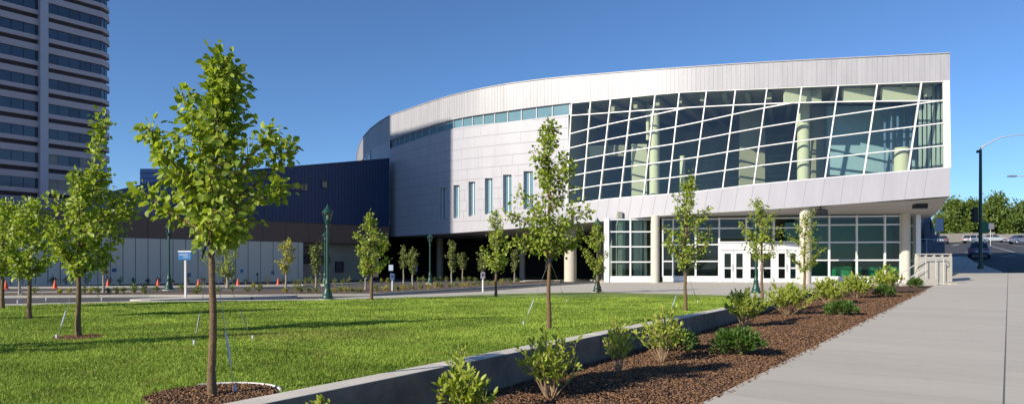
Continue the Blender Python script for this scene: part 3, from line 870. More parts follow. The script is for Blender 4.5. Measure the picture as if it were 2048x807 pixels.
iwall(1852, 1864, 172, 192, .9, M['inner_lt'], 'bulkhead'); iwall(1624, 1660, 212, 362, 4.5, M['inner']); iwall(1480, 1530, 190, 372, 6, M['inner'])
iwall(1655, 1835, 212, 350, 5, mat('sky blue behind glass', (.42, .60, .80), .6, (.6, .6, (.30, .47, .66))))  # blue partition stands in for sky seen through the far glazing
MBLIND = mat('grey blue blind', (.42, .52, .58), .7)
for k in range(6):
    x = 1838 + 9 * k
    iwall(x, x + 5.5, 172, 345, 1.6, MBLIND, 'blind', .05)
for k in range(5):
    x = 1768 + 13 * k
    iwall(x, x + 3.5, 215, 350, 2.5, M['pale_blue'], 'blind', .05)
# ------------------------------------------------------------------ ground floor lobby of the hall
def LL(px):            # lobby glass line: left block, then the long right run
    if px <= 1304: return 51.6
    return 52.2 + (49.8 - 52.2) * (px - 1325) / (1800 - 1325)
def LP(px, z, dy=0.0):
    d = LL(px); return Vector(((px - 1024) / F * d, d + dy, z))
def zl(px, y): return 1.25 + (530 - y) * LL(px) / F
FN = Vector((0, -1, 0))
def bar(p, q, wd=.12, dp=.16): return HB().beam(p, q, wd, dp, FN)
ZR = [.16, .37, 1.55, 2.78, 3.95, 4.72]
def glazed(px0, px1, vs, zr, top, name='lobby_window', skiplow=False):
    """one glazed run: each column between posts is a window with its own pane"""
    for a, b in zip(vs[:-1], vs[1:]):
        fr = HB()
        zb = .02 if not skiplow else zr[0]
        if not skiplow:
            A, B = LP(a, 0), LP(b, 0)
            fr.box(((A.x + B.x) / 2, (A.y + B.y) / 2, .19), (B.x - A.x - .004, .2, .36), 0)
        for z in zr: fr.beam(LP(a, z), LP(b, z), .09, .16, FN)
        fr.beam(LP(a, zb + .36 * (not skiplow)), LP(a, top), .10, .2, FN)
        fr.beam(LP(b, zb + .36 * (not skiplow)), LP(b, top), .097, .196, FN)
        fo = fr.build(name, M['white'])
        HB().quad(LP(a, zb + .3, .02), LP(b, zb + .3, .02), LP(b, top, .02), LP(a, top, .02)).build('pane', M['glass_lobby'], fo)
glazed(1216, 1303, [1217, 1260.5, 1303], [.42, 1.5, 2.62, 3.72, 4.62], 4.72)
p = LP(1216, 0)
HB().box((p.x - .12, p.y - .02, 2.36), (.34, .3, 4.70)).build('corner_post', M['white'])
glazed(1325, 1438, [1325, 1346, 1391, 1438], [.42, 1.55, 2.78, 3.97, 4.66], 4.74)
glazed(1602, 1800, [1602, 1658, 1713, 1769.3, 1801], [.42, 1.62, 2.9, 4.15, 4.75], 4.85)
glazed(1438, 1602, [1438, 1491.9, 1547, 1602], [2.95, 3.97, 4.68], 4.76, skiplow=True)
# door portal
A, B = LP(1438.5, 0), LP(1601.5, 0)
po = HB(); po.beam(LP(1438.5, 2.62, -.03), LP(1601.5, 2.60, -.03), .50, .14, FN)
for x in (1441, 1493, 1549, 1599): po.beam(LP(x, 0, -.03), LP(x, 2.345, -.03), .20, .13, FN)
po.build('door_portal', M['white'])
for x0, x1 in ((1444, 1466.5), (1467.5, 1490), (1496, 1521), (1522, 1546), (1552, 1574.5), (1575.5, 1596)):
    d = HB(); y_ = -.02
    d.beam(LP(x0 + 2.2, .02, y_), LP(x0 + 2.2, 2.32, y_), .16, .08, FN); d.beam(LP(x1 - 2.2, .02, y_), LP(x1 - 2.2, 2.32, y_), .16, .08, FN)
    d.beam(LP(x0 + 4.4, 2.22, y_), LP(x1 - 4.4, 2.22, y_), .19, .078, FN); d.beam(LP(x0 + 4.4, .16, y_), LP(x1 - 4.4, .16, y_), .28, .078, FN)
    d.beam(LP(x0 + 4.4, 1.05, y_), LP(x1 - 4.4, 1.05, y_), .1, .078, FN)
    do = d.build('door', M['white'])
    HB().quad(LP(x0 + 4, .2, 0), LP(x1 - 4, .2, 0), LP(x1 - 4, 2.2, 0), LP(x0 + 4, 2.2, 0)).build('pane', M['glass_lobby'], do)
    xm = x1 - 3.4 if x0 in (1444, 1496, 1552) else x0 + 3.4
    HB().tube([LP(xm, .85, -.13), LP(xm, 1.35, -.13)], .018, 6).build('handle', M['steel'], do)
# lobby interior
i_ = HB(); i_.box((21, 62, 2.5), (26, .3, 5.4)); i_.box((8.0, 57, 2.5), (.3, 10.6, 5.4)); i_.box((31.2, 56.5, 2.5), (.3, 12, 5.4), -.36)
i_.build('lobby_wall', M['inner_dk'])
HB().quad((8, 51.9, .006), (34, 50.5, .006), (34, 62, .006), (8, 62, .006)).build('lobby_floor', M['carpet'])
for px in (1236, 1247, 1272, 1281, 1290):
    q = P(px, 560, 53.3); HB().box((q.x, q.y, 2.3), (.22 if px != 1272 else .4, .2, 4.6)).build('interior_fin', M['inner_lt'])
em = HB()
for x0, x1, d in ((1664, 1703, 51.3), (1709, 1722, 51.6), (1737, 1800, 51.3)):
    a, b = P(x0, 556, d), P(x1, 534, d); em.box(((a.x + b.x) / 2, d, .62), (b.x - a.x, .12, 1.05))
em.build('green_backing', M['emerald'])  # plain green boxes behind the right-hand lobby panes
em = HB(); em.box((26.2, 56.2, 2.4), (8.6, .15, 4.6)); em.build('green_backing', mat('deep green backing', (.03, .34, .20), .5, (.4, .6, (.02, .22, .14))))
HB().box((18.6, 60, 2.9), (5, .2, 1.6)).build('interior_partition', M['inner'])
# right hand return: narrow glass and white corner pier
q0, q1 = P(1822, 560, 50.4), P(1829, 560, 50.4)
fr = HB()
for z in (.3, 1.6, 2.9, 4.1, 4.8): fr.beam((q0.x, q0.y, z), (q1.x, q1.y, z), .1, .1, FN)
fo = fr.build('lobby_window', M['white']); HB().quad((q0.x, q0.y, .2), (q1.x, q1.y, .2), (q1.x, q1.y, 4.9), (q0.x, q0.y, 4.9)).build('pane', M['glass_lobby'], fo)
q = P(1833, 560, 50.2); HB().box((q.x, q.y, 2.55), (.34, .5, 5.1)).build('corner_pier', M['white'])
for a_, b_ in (((29.3, 50.7), (33.6, 62)),):
    HB().quad((a_[0], a_[1], 0), (b_[0], b_[1], 0), (b_[0], b_[1], 5.0), (a_[0], a_[1], 5.0)).build('side_wall', M['panel'])
# round columns carrying the overhang
for px, d, r_, h in ((1310.5, 50.45, .30, 4.82), (1611, 47.2, .37, 5.2), (1811, 49.6, .31, 5.0), (1140.7, 58.2, .51, 4.7), (1044.5, 68, .29, 4.5), (880, 72, .35, 4.3), (992, 76, .3, 4.3), (1205, 66, .4, 4.6)):
    q = P(px, 560, d)
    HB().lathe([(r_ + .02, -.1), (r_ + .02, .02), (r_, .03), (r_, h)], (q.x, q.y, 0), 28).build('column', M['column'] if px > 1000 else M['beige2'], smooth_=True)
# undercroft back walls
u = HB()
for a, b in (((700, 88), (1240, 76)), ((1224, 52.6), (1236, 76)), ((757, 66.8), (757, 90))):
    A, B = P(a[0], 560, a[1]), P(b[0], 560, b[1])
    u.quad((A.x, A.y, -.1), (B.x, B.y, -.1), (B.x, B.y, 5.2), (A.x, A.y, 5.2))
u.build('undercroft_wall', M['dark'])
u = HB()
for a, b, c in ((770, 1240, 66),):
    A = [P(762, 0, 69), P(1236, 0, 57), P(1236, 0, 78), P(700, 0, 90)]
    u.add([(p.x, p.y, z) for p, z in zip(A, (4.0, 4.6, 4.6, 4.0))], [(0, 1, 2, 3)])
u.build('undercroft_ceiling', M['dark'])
# dark downlight boxes under the overhang
for px, py, d, nm in ((1641, 424, 46.6, 'right of the middle column'), (1840, 412, 46.0, 'near the outer corner')):
    q = P(px, py, d); b = MB(); b.box((0, 0, 0), (.75, .5, .3)); b.box((0, 0, .18), (.6, .4, .08)); b.box((0, -.26, -.02), (.6, .04, .18))
    o = empty('soffit_floodlight', q, 0, 'black box floodlight under the overhang, ' + ('the one right of the middle round column' if px < 1700 else 'the one close to its outer corner'), 'floodlight', 'floodlights under the overhang')
    b.build('housing', M['black'], o); MB().box((0, 0, .33), (.1, .1, .3)).build('bracket', M['black'], o)

# ------------------------------------------------------------------ navy / brown / beige wing to the left
def WLp(px, off=0.0, z=0.0):
    a = (px - 1024) / F; Y = 78.5 / (1 - 1.03 * a)
    return Vector((a * Y - .717 * off, Y + .697 * off, z))
def wz(px, y): return 1.25 + (530 - y) * WLp(px).y / F
wing = empty('exhibition_wing', (0, 0, 0), 0, 'low wing with navy upper wall, brown band and beige base, left of the hall', 'building')
def wall(name, px0, px1, z0, z1, off, th, m, zz0=None, zz1=None):
    a, b = WLp(px0, off), WLp(px1, off); a2, b2 = WLp(px0, off + th), WLp(px1, off + th)
    z0b = z0 if zz0 is None else zz0; z1b = z1 if zz1 is None else zz1
    return MB().hexa([(a.x, a.y, z0), (b.x, b.y, z0b), (b.x, b.y, z1b), (a.x, a.y, z1)], [(a2.x, a2.y, z0), (b2.x, b2.y, z0b), (b2.x, b2.y, z1b), (a2.x, a2.y, z1)]).build(name, m, wing)
nv = MB(); zn = smooth([345, 779], [wz(345, 353), wz(779, 318)])
a, b, c, d = WLp(345), WLp(779), WLp(779, 16), WLp(345, 16)
zt0, zt1 = wz(345, 354), wz(779, 318)
nv.hexa([(a.x, a.y, 4.9), (b.x, b.y, 4.9), (b.x, b.y, zt1), (a.x, a.y, zt0)], [(d.x, d.y, 4.9), (c.x, c.y, 4.9), (c.x, c.y, zt1), (d.x, d.y, zt0)])
k = 0; n_ = Vector((.717, -.697, 0)); t_ = Vector((.697, .717, 0)); L = (b - a).length
while k < L:      # ribs of the cladding
    q = a + t_ * k; zt = zt0 + (zt1 - zt0) * k / L
    nv.hexa([q + n_ * 0 + Vector((0, 0, 4.9)), q + n_ * .012 + Vector((0, 0, 4.9)), q + n_ * .012 + Vector((0, 0, zt)), q + Vector((0, 0, zt))],
            [q + t_ * .03 + Vector((0, 0, 4.9)), q + t_ * .03 + n_ * .012 + Vector((0, 0, 4.9)), q + t_ * .03 + n_ * .012 + Vector((0, 0, zt)), q + t_ * .03 + Vector((0, 0, zt))])
    k += .33
nv.build('navy_wall', M['navy'], wing)
wall('parapet_coping', 345, 779.5, zt0 + .002, zt0 + .1, -.05, .3, M['navy'], zt1 + .002, zt1 + .1)
wall('brown_wall', -120, 779, 3.22, 4.93, .05, 14, M['brown'])
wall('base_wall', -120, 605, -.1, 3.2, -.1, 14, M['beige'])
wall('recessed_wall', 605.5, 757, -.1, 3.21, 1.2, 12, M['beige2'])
wall('roof_parapet', -120, 344, 4.94, 5.75, .8, 12, M['lav'])
jt = MB()
for px in list(range(20, 600, 25)):
    q = WLp(px, -.104); jt.add([q + t_ * s_ * .02 + Vector((0, 0, z_)) for s_, z_ in ((-1, 0), (1, 0), (1, 3.19), (-1, 3.19))], [(0, 1, 2, 3)])
for px in list(range(20, 770, 46)):
    q = WLp(px, .046); jt.add([q + t_ * s_ * .02 + Vector((0, 0, z_)) for s_, z_ in ((-1, 3.24), (1, 3.24), (1, 4.9), (-1, 4.9))], [(0, 1, 2, 3)])
tag(jt.build('panel_joints', M['tower_dark'], wing), kind='stuff')
def wwin(x0, x1, y0, y1, off, nb, name='window', gm='carglass'):
    a, b = WLp(x0, off - .05), WLp(x1, off - .05); z0, z1 = wz(x0, y1), wz(x0, y0)
    fr = MB()
    for p, q in (((a, z0), (b, z0)), ((b, z0), (b, z1)), ((b, z1), (a, z1)), ((a, z1), (a, z0))):
        fr.beam((p[0].x, p[0].y, p[1]), (q[0].x, q[0].y, q[1]), .08, .1, n_)
    for i in range(1, nb):
        c = a.lerp(b, i / nb); fr.beam((c.x, c.y, z0), (c.x, c.y, z1), .05, .08, n_)
    fo = fr.build(name, M['navy'] if gm == 'carglass' else M['black'], wing)
    MB().quad((a.x, a.y, z0), (b.x, b.y, z0), (b.x, b.y, z1), (a.x, a.y, z1)).build('pane', M[gm], fo)
wwin(541, 556, 366, 382, 0, 2); wwin(582, 616, 364, 379, 0, 4); wwin(643, 655, 361, 375, 0, 1)
wwin(610, 672, 511, 526, 1.2, 6, 'louvre', 'tower_dark'); wwin(685, 700, 523, 543, 1.2, 1, 'louvre', 'tower_dark'); wwin(612, 640, 492, 509, 1.2, 1, 'louvre', 'brown')
# pale blue block behind
pb = empty('glass_block', P(328, 400, 96), 0, 'pale blue clad roof block standing behind the low wing, beside the tallest young tree', 'building')
g = MB(); g.box((0, 0, 1.2), (3.4, 6, 5.4))
g.build('wall', M['pale_blue'], pb)
g = MB()
for k in range(7): g.box((0, -3.01, -.9 + k * .7), (3.42, .04, .08))
g.build('window', M['tower_glass'], pb)

# ------------------------------------------------------------------ towers
q0 = Vector((-60.8, 91.7, 0)); uu = U
cen_l = q0 - uu * 26; c_r = q0 + uu * 6.8
plan_t = [cen_l.xy, c_r.xy, (c_r + Vector((-.07, 1.64, 0))).xy, (c_r + Vector((-.6, 2.7, 0))).xy, (c_r + Vector((-24, 10, 0))).xy, (cen_l + Vector((-18, 14, 0))).xy]
plan_t = [tuple(p) for p in plan_t]
FH = 3.3
def tower2(name, label, cat, pl_, ztop, zvis, edges, fh, group=None, detail=True):
    rw_ = random.Random(5)
    o = empty(name, (pl_[0][0], pl_[0][1], 0), 0, label, cat, group)
    O = Vector((pl_[0][0], pl_[0][1], 0)); n = len(pl_)
    pl0 = [(p[0] - O.x, p[1] - O.y) for p in pl_]
    def inset(dd):
        out = []
        for i in range(n):
            a = Vector((*pl0[i - 1], 0)); b = Vector((*pl0[i], 0)); c = Vector((*pl0[(i + 1) % n], 0))
            u1 = (b - a).normalized(); u2 = (c - b).normalized()
            n1 = Vector((-u1.y, u1.x, 0)); n2 = Vector((-u2.y, u2.x, 0)); m_ = (n1 + n2); m_ /= max(.6, m_.dot(n1))
            out.append(tuple((b + m_ * dd).xy))
        return out
    MB().prism(inset(.45), 0, ztop).build('core_wall', M['tower_dark'], o)
    b1 = MB(); b2 = MB(); rest = MB(); z = zvis % fh
    zl_ = []
    while z < ztop - fh: zl_.append(z); z += fh
    for z in zl_:           # z = window head; below it 1.32 of glass, then .56 band, .57 recess, .85 band
        b1.prism(inset(0), z, z + fh * .25)
        b1.prism(inset(.02), z - fh * .40 - fh * .17, z - fh * .40)
    b1.prism(inset(-.05), ztop - .3, ztop + .9)
    b1.build('spandrel_band', M['tower_band'], o)
    cnt = 0
    for (i, nw, gap) in edges:
        a = Vector((*inset(.22)[i], 0)); b = Vector((*inset(.22)[(i + 1) % n], 0)); t_ = (b - a).normalized(); L = (b - a).length
        nn = Vector((t_.y, -t_.x, 0))
        for z in zl_:
            vis = detail and 10 < z < 42
            for k in range(nw):
                p = a + t_ * (L * k / nw); q = a + t_ * (L * (k + 1) / nw)
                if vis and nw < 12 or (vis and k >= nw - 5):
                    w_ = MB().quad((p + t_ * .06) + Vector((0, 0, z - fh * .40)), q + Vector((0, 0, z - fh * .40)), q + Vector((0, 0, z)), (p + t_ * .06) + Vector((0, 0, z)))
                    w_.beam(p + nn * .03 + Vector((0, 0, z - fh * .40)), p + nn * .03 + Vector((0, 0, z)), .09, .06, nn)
                    w_.build('window', M['tower_reflect' if (z < 16.5 and rw_.random() < .75) else ('tower_curtain' if rw_.random() < .35 else 'tower_glass')], o); cnt += 1
                else:
                    rest.quad((p + t_ * .06) + Vector((0, 0, z - fh * .40)), q + Vector((0, 0, z - fh * .40)), q + Vector((0, 0, z)), (p + t_ * .06) + Vector((0, 0, z)))
    if rest.v: tag(rest.build('windows', M['tower_glass'], o), kind='stuff')
    return o, O
zvis = 1.25 + (530 - 55.8) * 91.7 / F
tw, TO = tower2('hotel_tower', 'tall grey banded tower rising behind the young trees on the left', 'tower block', plan_t, 62, zvis, [(0, 24, 0), (1, 2, 0)], FH)
# vertical pier on the tower face
pa = q0 - uu * 1.05; pb_ = q0 - uu * .12
nn = Vector((uu.y, -uu.x, 0))
g = MB()
A = [pa + nn * .5, pb_ + nn * .5, pb_ - nn * .6, pa - nn * .6]
g.prism([tuple((p - TO).xy) for p in A], 0, 62.95); g.build('pier', M['tower_pier'], tw)
# unseen blocks, added and sized to shade the far end of the hall
CS, CC = math.sin(R(SUN_AZ)), math.cos(R(SUN_AZ)); dv = Vector((CS, CC, 0)); nv_ = Vector((-CC, CS, 0))
def blk(o0, o1, a0, a1): return [tuple((nv_ * o + dv * a).xy) for o, a in ((o0, a1), (o1, a1), (o1, a0), (o0, a0))]
OB = (plan(903).x * -CC + plan(903).y * CS); AB = plan(903).x * CS + plan(903).y * CC
OA = (plan(781).x * -CC + plan(781).y * CS)
zsh = zz(903, 240)
tower2('shadow_block', 'unseen wide beige banded shadow block beyond the left edge of the lawn', 'shadow block', blk(OB, OA - .02, -52, -25), zsh + (AB + 25) * math.tan(R(SUN_EL)) - .9, 20, [(0, 6, 0), (3, 14, 0)], 3.6, detail=False)
OA2 = (left[4].x * -CC + left[4].y * CS)
tower2('tall_shadow_block', 'unseen slender beige banded block, added to shade the hall, beside the wide shadow block', 'shadow block', blk(OA, OA2, -52, -25), 55, 21, [(0, 6, 0), (3, 14, 0)], 3.6, detail=False)
# ------------------------------------------------------------------ grass blades (near lawn; further off the turf surface carries it)
def in_lawn(x, y):
    ok = (x < -.08 + .614 * (y - 9.2) - .33)
    fy = np.interp(x / y, [p.x / p.y for p in lawn_far], [p.y for p in lawn_far])
    ok &= (y < fy)
    for cx, cy, r_ in ((T1P.x, T1P.y, .60), (T2P.x, T2P.y, .40)):
        ok &= ((x - cx) ** 2 + (y - cy) ** 2) > r_ ** 2
    return ok
T1P = G(425, 795); T2P = G(157, 677)
N = 760000
y = 5.0 * np.exp(RNG.uniform(0, 1, N) ** .95 * math.log(27 / 5.0))
x = y * RNG.uniform(-.80, .5, N)
k = in_lawn(x, y); x, y = x[k], y[k]; N = len(x)
h = RNG.uniform(.025, .058, N) * (1 + .25 * np.sin(x * 3.1 + np.cos(y * 2.3) * 2)) * np.clip(1 - (y - 8) / 40, .6, 1)
wd = (.0026 + .0007 * y) * RNG.uniform(.7, 1.3, N)
az = RNG.uniform(0, 2 * np.pi, N); lean = RNG.uniform(.1, .8, N) * h
la = RNG.uniform(0, 2 * np.pi, N)
c = np.stack([x, y, np.full(N, .010)], 1); s_ = np.stack([np.cos(az), np.sin(az), np.zeros(N)], 1) * wd[:, None]
tip = c + np.stack([np.cos(la) * lean, np.sin(la) * lean, h], 1)
v = np.stack([c - s_, c + s_, tip], 1).reshape(-1, 3)
tag(np_mesh('grass', v, np.arange(3 * N).reshape(-1, 3), M['blade']), kind='stuff')

# ------------------------------------------------------------------ trees
DENS = 1.55
def tree(name, label, base, sil, N, ls, ml='leaf', mb='bark', tr=.03, nb=18, extra=(), group=None, cat='tree', d=None, z0=0.0, top=None, wires=(), tie=None, seed=0, spread=.08, basept=None, jit=1.0, clump=None):
    rg = np.random.default_rng(seed + 100)
    B = basept if basept is not None else G(*base, z0)
    d = B.y; sc = d / F
    o = empty(name, B, 0, label, cat, group)
    # silhouette in metres relative to base
    base_py = 530 + (1.25 - B.z) * F / d
    bx = 1024 + B.x / d * F
    S = [((base_py - y) * sc, (xl - bx) * sc, (xr - bx) * sc) for y, xl, xr in sil]
    ws = .46 if base == (425, 795) else .61
    S = [(z_, (a_ + b_) / 2 - (b_ - a_) * ws, (a_ + b_) / 2 + (b_ - a_) * ws) for z_, a_, b_ in S]
    S.sort()
    zm_ = (S[0][0] + S[-1][0]) / 2; dz_ = .13 if ls < .2 else .5
    S = [(z_ - dz_ * max(0, (z_ - zm_) / (S[-1][0] - zm_)), a_, b_) for z_, a_, b_ in S]
    zs_ = [s[0] for s in S]; XL = [s[1] for s in S]; XR = [s[2] for s in S]
    ztop = zs_[-1]; zbot = zs_[0]
    def sil_at(z): return float(np.interp(z, zs_, XL)), float(np.interp(z, zs_, XR))
    # trunk follows the middle of the crown upwards
    tp = []; KT = 12
    for i in range(KT + 1):
        z = ztop * i / KT
        xl, xr = sil_at(z) if z > zbot else (0, 0)
        m_ = (xl + xr) / 2 if z > zbot else 0
        f = max(0, (z - zbot) / (ztop - zbot)) ** 1.5
        wob = .012 * math.sin(i * 1.7 + seed) * (i > 0)
        tp.append(Vector((m_ * f + wob, .01 * math.cos(i * 2.1 + seed), z)))
    rads = [tr * (1.25 if i == 0 else 1) * (1 - .93 * (i / KT) ** 1.15) + .003 for i in range(KT + 1)]
    def trunk_at(z):
        k = min(max(z / ztop * KT, 0), KT - 1e-6); i = int(k); return tp[i].lerp(tp[i + 1], k - i), rads[i]
    trunk = MB(); trunk.tube([Vector((0, 0, -.05))] + tp, [rads[0] * 1.15] + rads, 10)
    br = MB(); pos = []; dr = []
    def leafs_on(pts, n, jit_, f0=.3):
        L = len(pts) - 1
        for _ in range(n):
            k = (f0 + (1 - f0) * rg.random()) * L; i = min(int(k), L - 1)
            p = pts[i].lerp(pts[i + 1], k - i); t = (pts[i + 1] - pts[i]).normalized()
            r3 = Vector(rg.normal(0, 1, 3))
            pos.append(p + r3 * jit_); dr.append((t * .5 + r3 * .6 + Vector((0, 0, -.35))))
    twigs = []
    ga = 2.399963
    for i in range(nb):
        z = zbot + (ztop - zbot) * ((i + .5) / nb) * .96 + .02
        az = i * ga + seed + rg.normal(0, .25)
        xl, xr = sil_at(z); cx = (xl + xr) / 2
        c_, s2 = math.cos(az), math.sin(az)
        hx = (xr - cx) if c_ > 0 else (cx - xl)
        hy = (xr - xl) / 2 * .95
        k = rg.uniform(.45, .93)
        tip = Vector((cx + c_ * hx * k, s2 * hy * k, z))
        r_ = math.hypot(tip.x - cx, tip.y)
        zs0 = max(zbot * .97, z - r_ * rg.uniform(.7, 1.25) - .05)
        p0, r0 = trunk_at(zs0)
        mid = p0.lerp(tip, .5) + Vector((0, 0, -.08 * r_)) + Vector(rg.normal(0, .03 * r_ + .002, 3))
        pts = [p0, p0.lerp(mid, .5) + Vector((0, 0, -.02 * r_)), mid, mid.lerp(tip, .5) + Vector(rg.normal(0, .02 * r_ + .001, 3)), tip]
        br.tube(pts, [r0 * .45 + .002, r0 * .38 + .002, r0 * .28 + .0015, r0 * .18 + .001, .0015], 5, cap=False)
        twigs.append((pts, r_))
    for e in extra:
        pts = [Vector(((q[0] - bx) * sc, q[2] if len(q) > 2 else 0, (base_py - q[1]) * sc)) for q in e]
        p0, r0 = trunk_at(pts[0].z); pts[0] = p0
        br.tube(pts, [r0 * .5 * (1 - j / len(pts)) + .002 for j in range(len(pts))], 6, cap=False)
        twigs.append((pts, sum((b - a).length for a, b in zip(pts[:-1], pts[1:])) * 1.0))
    N = int(N * DENS); ls = ls * .98
    tot = sum(r + .15 * (ztop - zbot) for _, r in twigs)
    for pts, r_ in twigs:
        n = int(N * .9 * (r_ + .15 * (ztop - zbot)) / tot)
        ns = 5
        leafs_on(pts, n // 4, spread * .55 * jit, .25)
        for j in range(ns):
            k = .3 + .65 * (j + rg.random()) / ns; L = len(pts) - 1; ii = min(int(k * L), L - 1)
            p = pts[ii].lerp(pts[ii + 1], k * L - ii); t = (pts[-1] - pts[0]).normalized()
            dv_ = (t * .5 + Vector(rg.normal(0, .55, 3)) + Vector((0, 0, .25))).normalized()
            ln = (.16 + .22 * min(r_, .45 if d < 60 else 9)) * rg.uniform(.6, 1.2)
            q = [p, p + dv_ * ln * .5 + Vector((0, 0, .01)), p + dv_ * ln]
            # keep twigs inside the outline
            xl, xr = sil_at(q[2].z)
            if not (xl - .02 < q[2].x < xr + .02):
                q = [p, p.lerp(q[2], .18), p.lerp(q[2], .36)]
            br.tube(q, [.004 * max(1, ls / .08), .003, .0015], 4, cap=False)
            leafs_on(q, max(1, int(n * .75 / ns)), spread * .6 * jit, .1)
    nt_ = int(N * .1); zt = zbot + (ztop - zbot) * .55
    leafs_on([trunk_at(zt)[0], trunk_at((zt + ztop) / 2)[0], trunk_at(ztop)[0]], nt_, spread * .8 * jit, 0)
    p_ = np.array([tuple(q) for q in pos]); d_ = np.array([tuple(q) for q in dr]); n = len(p_)
    rad_ = p_ * np.array([1, 1, 0]); rad_ /= np.linalg.norm(rad_, axis=1, keepdims=True) + 1e-6
    nm = rg.normal(0, .45, (n, 3)) + rad_ * .45 + np.array([-.3, -.3, .45])
    sz = ls * rg.uniform(.55, 1.2, n)
    trunk.build('trunk', M[mb], o, smooth_=True)
    br.build('branches', M[mb], o, smooth_=True)
    leaves('crown', p_, d_, nm, sz, 'broad', M[ml], o)
    for gx, gy in wires:
        e = G(gx, gy, 0); e = e - B
        s0, r0 = trunk_at(tie if tie else zbot * .92)
        MB().tube([s0, e], .0035, 5).build('guy_wire', M['wire'], o)
        a_, b_ = s0.lerp(e, .58), s0.lerp(e, .80)
        MB().tube([a_, a_.lerp(b_, .5) + Vector((.004, 0, 0)), b_], [.009, .013, .008], 6).build('wire_sleeve', M['wrap'], o)
        MB().box((e.x, e.y, .04), (.025, .025, .12)).build('ground_stake', M['wrap'], o)
    if tie and wires:
        s0, r0 = trunk_at(tie); t_ = MB()
        t_.lathe([(r0 + .006, -.05), (r0 + .014, -.03), (r0 + .014, .03), (r0 + .006, .05)], s0, 10)
        t_.tube([s0 + Vector((0, -r0, .02)), s0 + Vector((-.05, -r0, -.02)), s0 + Vector((-.085, -r0 - .01, -.16))], [.014, .016, .008], 6)
        t_.tube([s0 + Vector((0, -r0, .0)), s0 + Vector((.05, -r0, .03)), s0 + Vector((.11, -r0, .0))], [.016, .018, .014], 6)
        t_.build('tree_strap', M['strap'], o)
    return o
GL = 'young trees on the lawn'
tree('young_tree', 'tallest nearest young tree, black strap round its trunk, in a ring of mulch', (425, 795),
     [(93, 432, 458), (108, 405, 490), (150, 408, 492), (178, 415, 482), (200, 398, 500), (235, 360, 515), (262, 318, 530), (300, 305, 545), (340, 312, 552), (385, 330, 552), (415, 335, 556), (440, 348, 545), (464, 368, 510), (482, 398, 460)],
     2500, .074, tr=.036, nb=38, seed=3, spread=.07, tie=.98 * 1.5, wires=((388, 692), (505, 682), (470, 790)), group=GL,
     extra=[[(420, 330), (385, 265, .05), (362, 215, .1), (354, 178, .1)], [(425, 380), (350, 320, -.1), (310, 270, -.1), (312, 255, -.1)], [(425, 470), (345, 432, .1), (300, 405, .15), (258, 372, .2)],
            [(430, 400), (500, 330, -.1), (540, 280, -.1), (548, 262, -.1)], [(430, 440), (500, 410, .0), (550, 385, 0), (562, 376, 0)], [(430, 420), (520, 350, .2), (560, 300, .2), (562, 285, .2)], [(425, 492), (448, 482, -.05), (470, 468, -.08)],
            [(422, 330), (440, 220, 0), (448, 165, 0), (462, 130, 0)], [(425, 420), (370, 370, .1), (325, 330, .1), (300, 300, .1)]])
tree('young_tree', 'young tree with bare thin leader shoot, before the right edge of the banded tower', (157, 677),
     [(318, 188, 212), (335, 150, 216), (350, 138, 222), (380, 112, 240), (410, 100, 252), (440, 92, 250), (480, 98, 235), (510, 118, 215), (545, 138, 185)],
     1900, .085, tr=.045, nb=26, seed=8, tie=1.15, wires=((113, 680), (203, 600)), group=GL,
     extra=[[(175, 400), (190, 320, 0), (200, 280, 0), (208, 245, 0)], [(165, 470), (215, 430, 0), (262, 420, 0)], [(160, 470), (230, 400, .1), (262, 395, .1)]])
tree('young_tree', 'second young tree from the left edge of the lawn, with a broad round crown', (59, 638), [(388, 58, 72), (410, 30, 100), (440, 8, 125), (480, 2, 128), (520, 20, 105), (548, 40, 80)], 1500, .085, tr=.05, nb=22, seed=21, tie=1.1, wires=((35, 605), (92, 600)), group=GL)
tree('young_tree', 'young tree at the very left edge of the picture, partly cut off', (5, 617), [(393, 0, 22), (430, -30, 48), (480, -42, 42), (520, -30, 30), (548, -10, 18)], 1300, .085, tr=.055, nb=20, seed=33, tie=1.1, wires=((60, 600),), group=GL)
tree('young_tree', 'young tree with compact oval crown just right of the tall green lamp post', (743, 600), [(420, 738, 744), (440, 728, 750), (465, 708, 768), (500, 702, 788), (525, 715, 778), (545, 730, 756)], 1100, .085, 'leaf_far', tr=.055, nb=20, seed=41, group=GL)
tree('young_tree', 'narrow pointed young tree on the far lawn edge, before the undercroft', (992, 592), [(415, 986, 994), (445, 974, 1005), (480, 962, 1026), (510, 958, 1024), (537, 977, 1008)], 1000, .085, 'leaf_far', tr=.055, nb=18, seed=52, group=GL)
tree('young_tree', 'tall young tree with spindly top and pale trunk, rooted close to the retaining wall', (1098, 658),
     [(232, 1099, 1107), (262, 1082, 1112), (285, 1060, 1116), (315, 1050, 1130), (345, 1066, 1145), (375, 1045, 1158), (405, 1026, 1160), (435, 1016, 1172), (465, 1020, 1168), (492, 1045, 1150), (504, 1080, 1120)],
     1900, .078, 'leaf_far', tr=.042, nb=30, seed=64, spread=.075, tie=1.35, wires=((1046, 652), (1133, 604)), group=GL, extra=[[(1098, 470), (1050, 445, 0), (1012, 430, 0)], [(1098, 400), (1130, 360, 0), (1150, 335, 0)], [(1098, 470), (1140, 440, 0), (1176, 425, 0)], [(1098, 500), (1130, 494, .1), (1166, 476, .1)], [(1098, 505), (1060, 500, 0), (1030, 482, 0)]])
tree('young_tree', 'small young tree standing directly in front of the green lamp beside the entrance glass', (1196, 585), [(440, 1180, 1202), (470, 1166, 1213), (500, 1157, 1220), (530, 1176, 1213), (547, 1188, 1205)], 800, .085, 'leaf_far', tr=.06, nb=16, seed=71, group=GL)
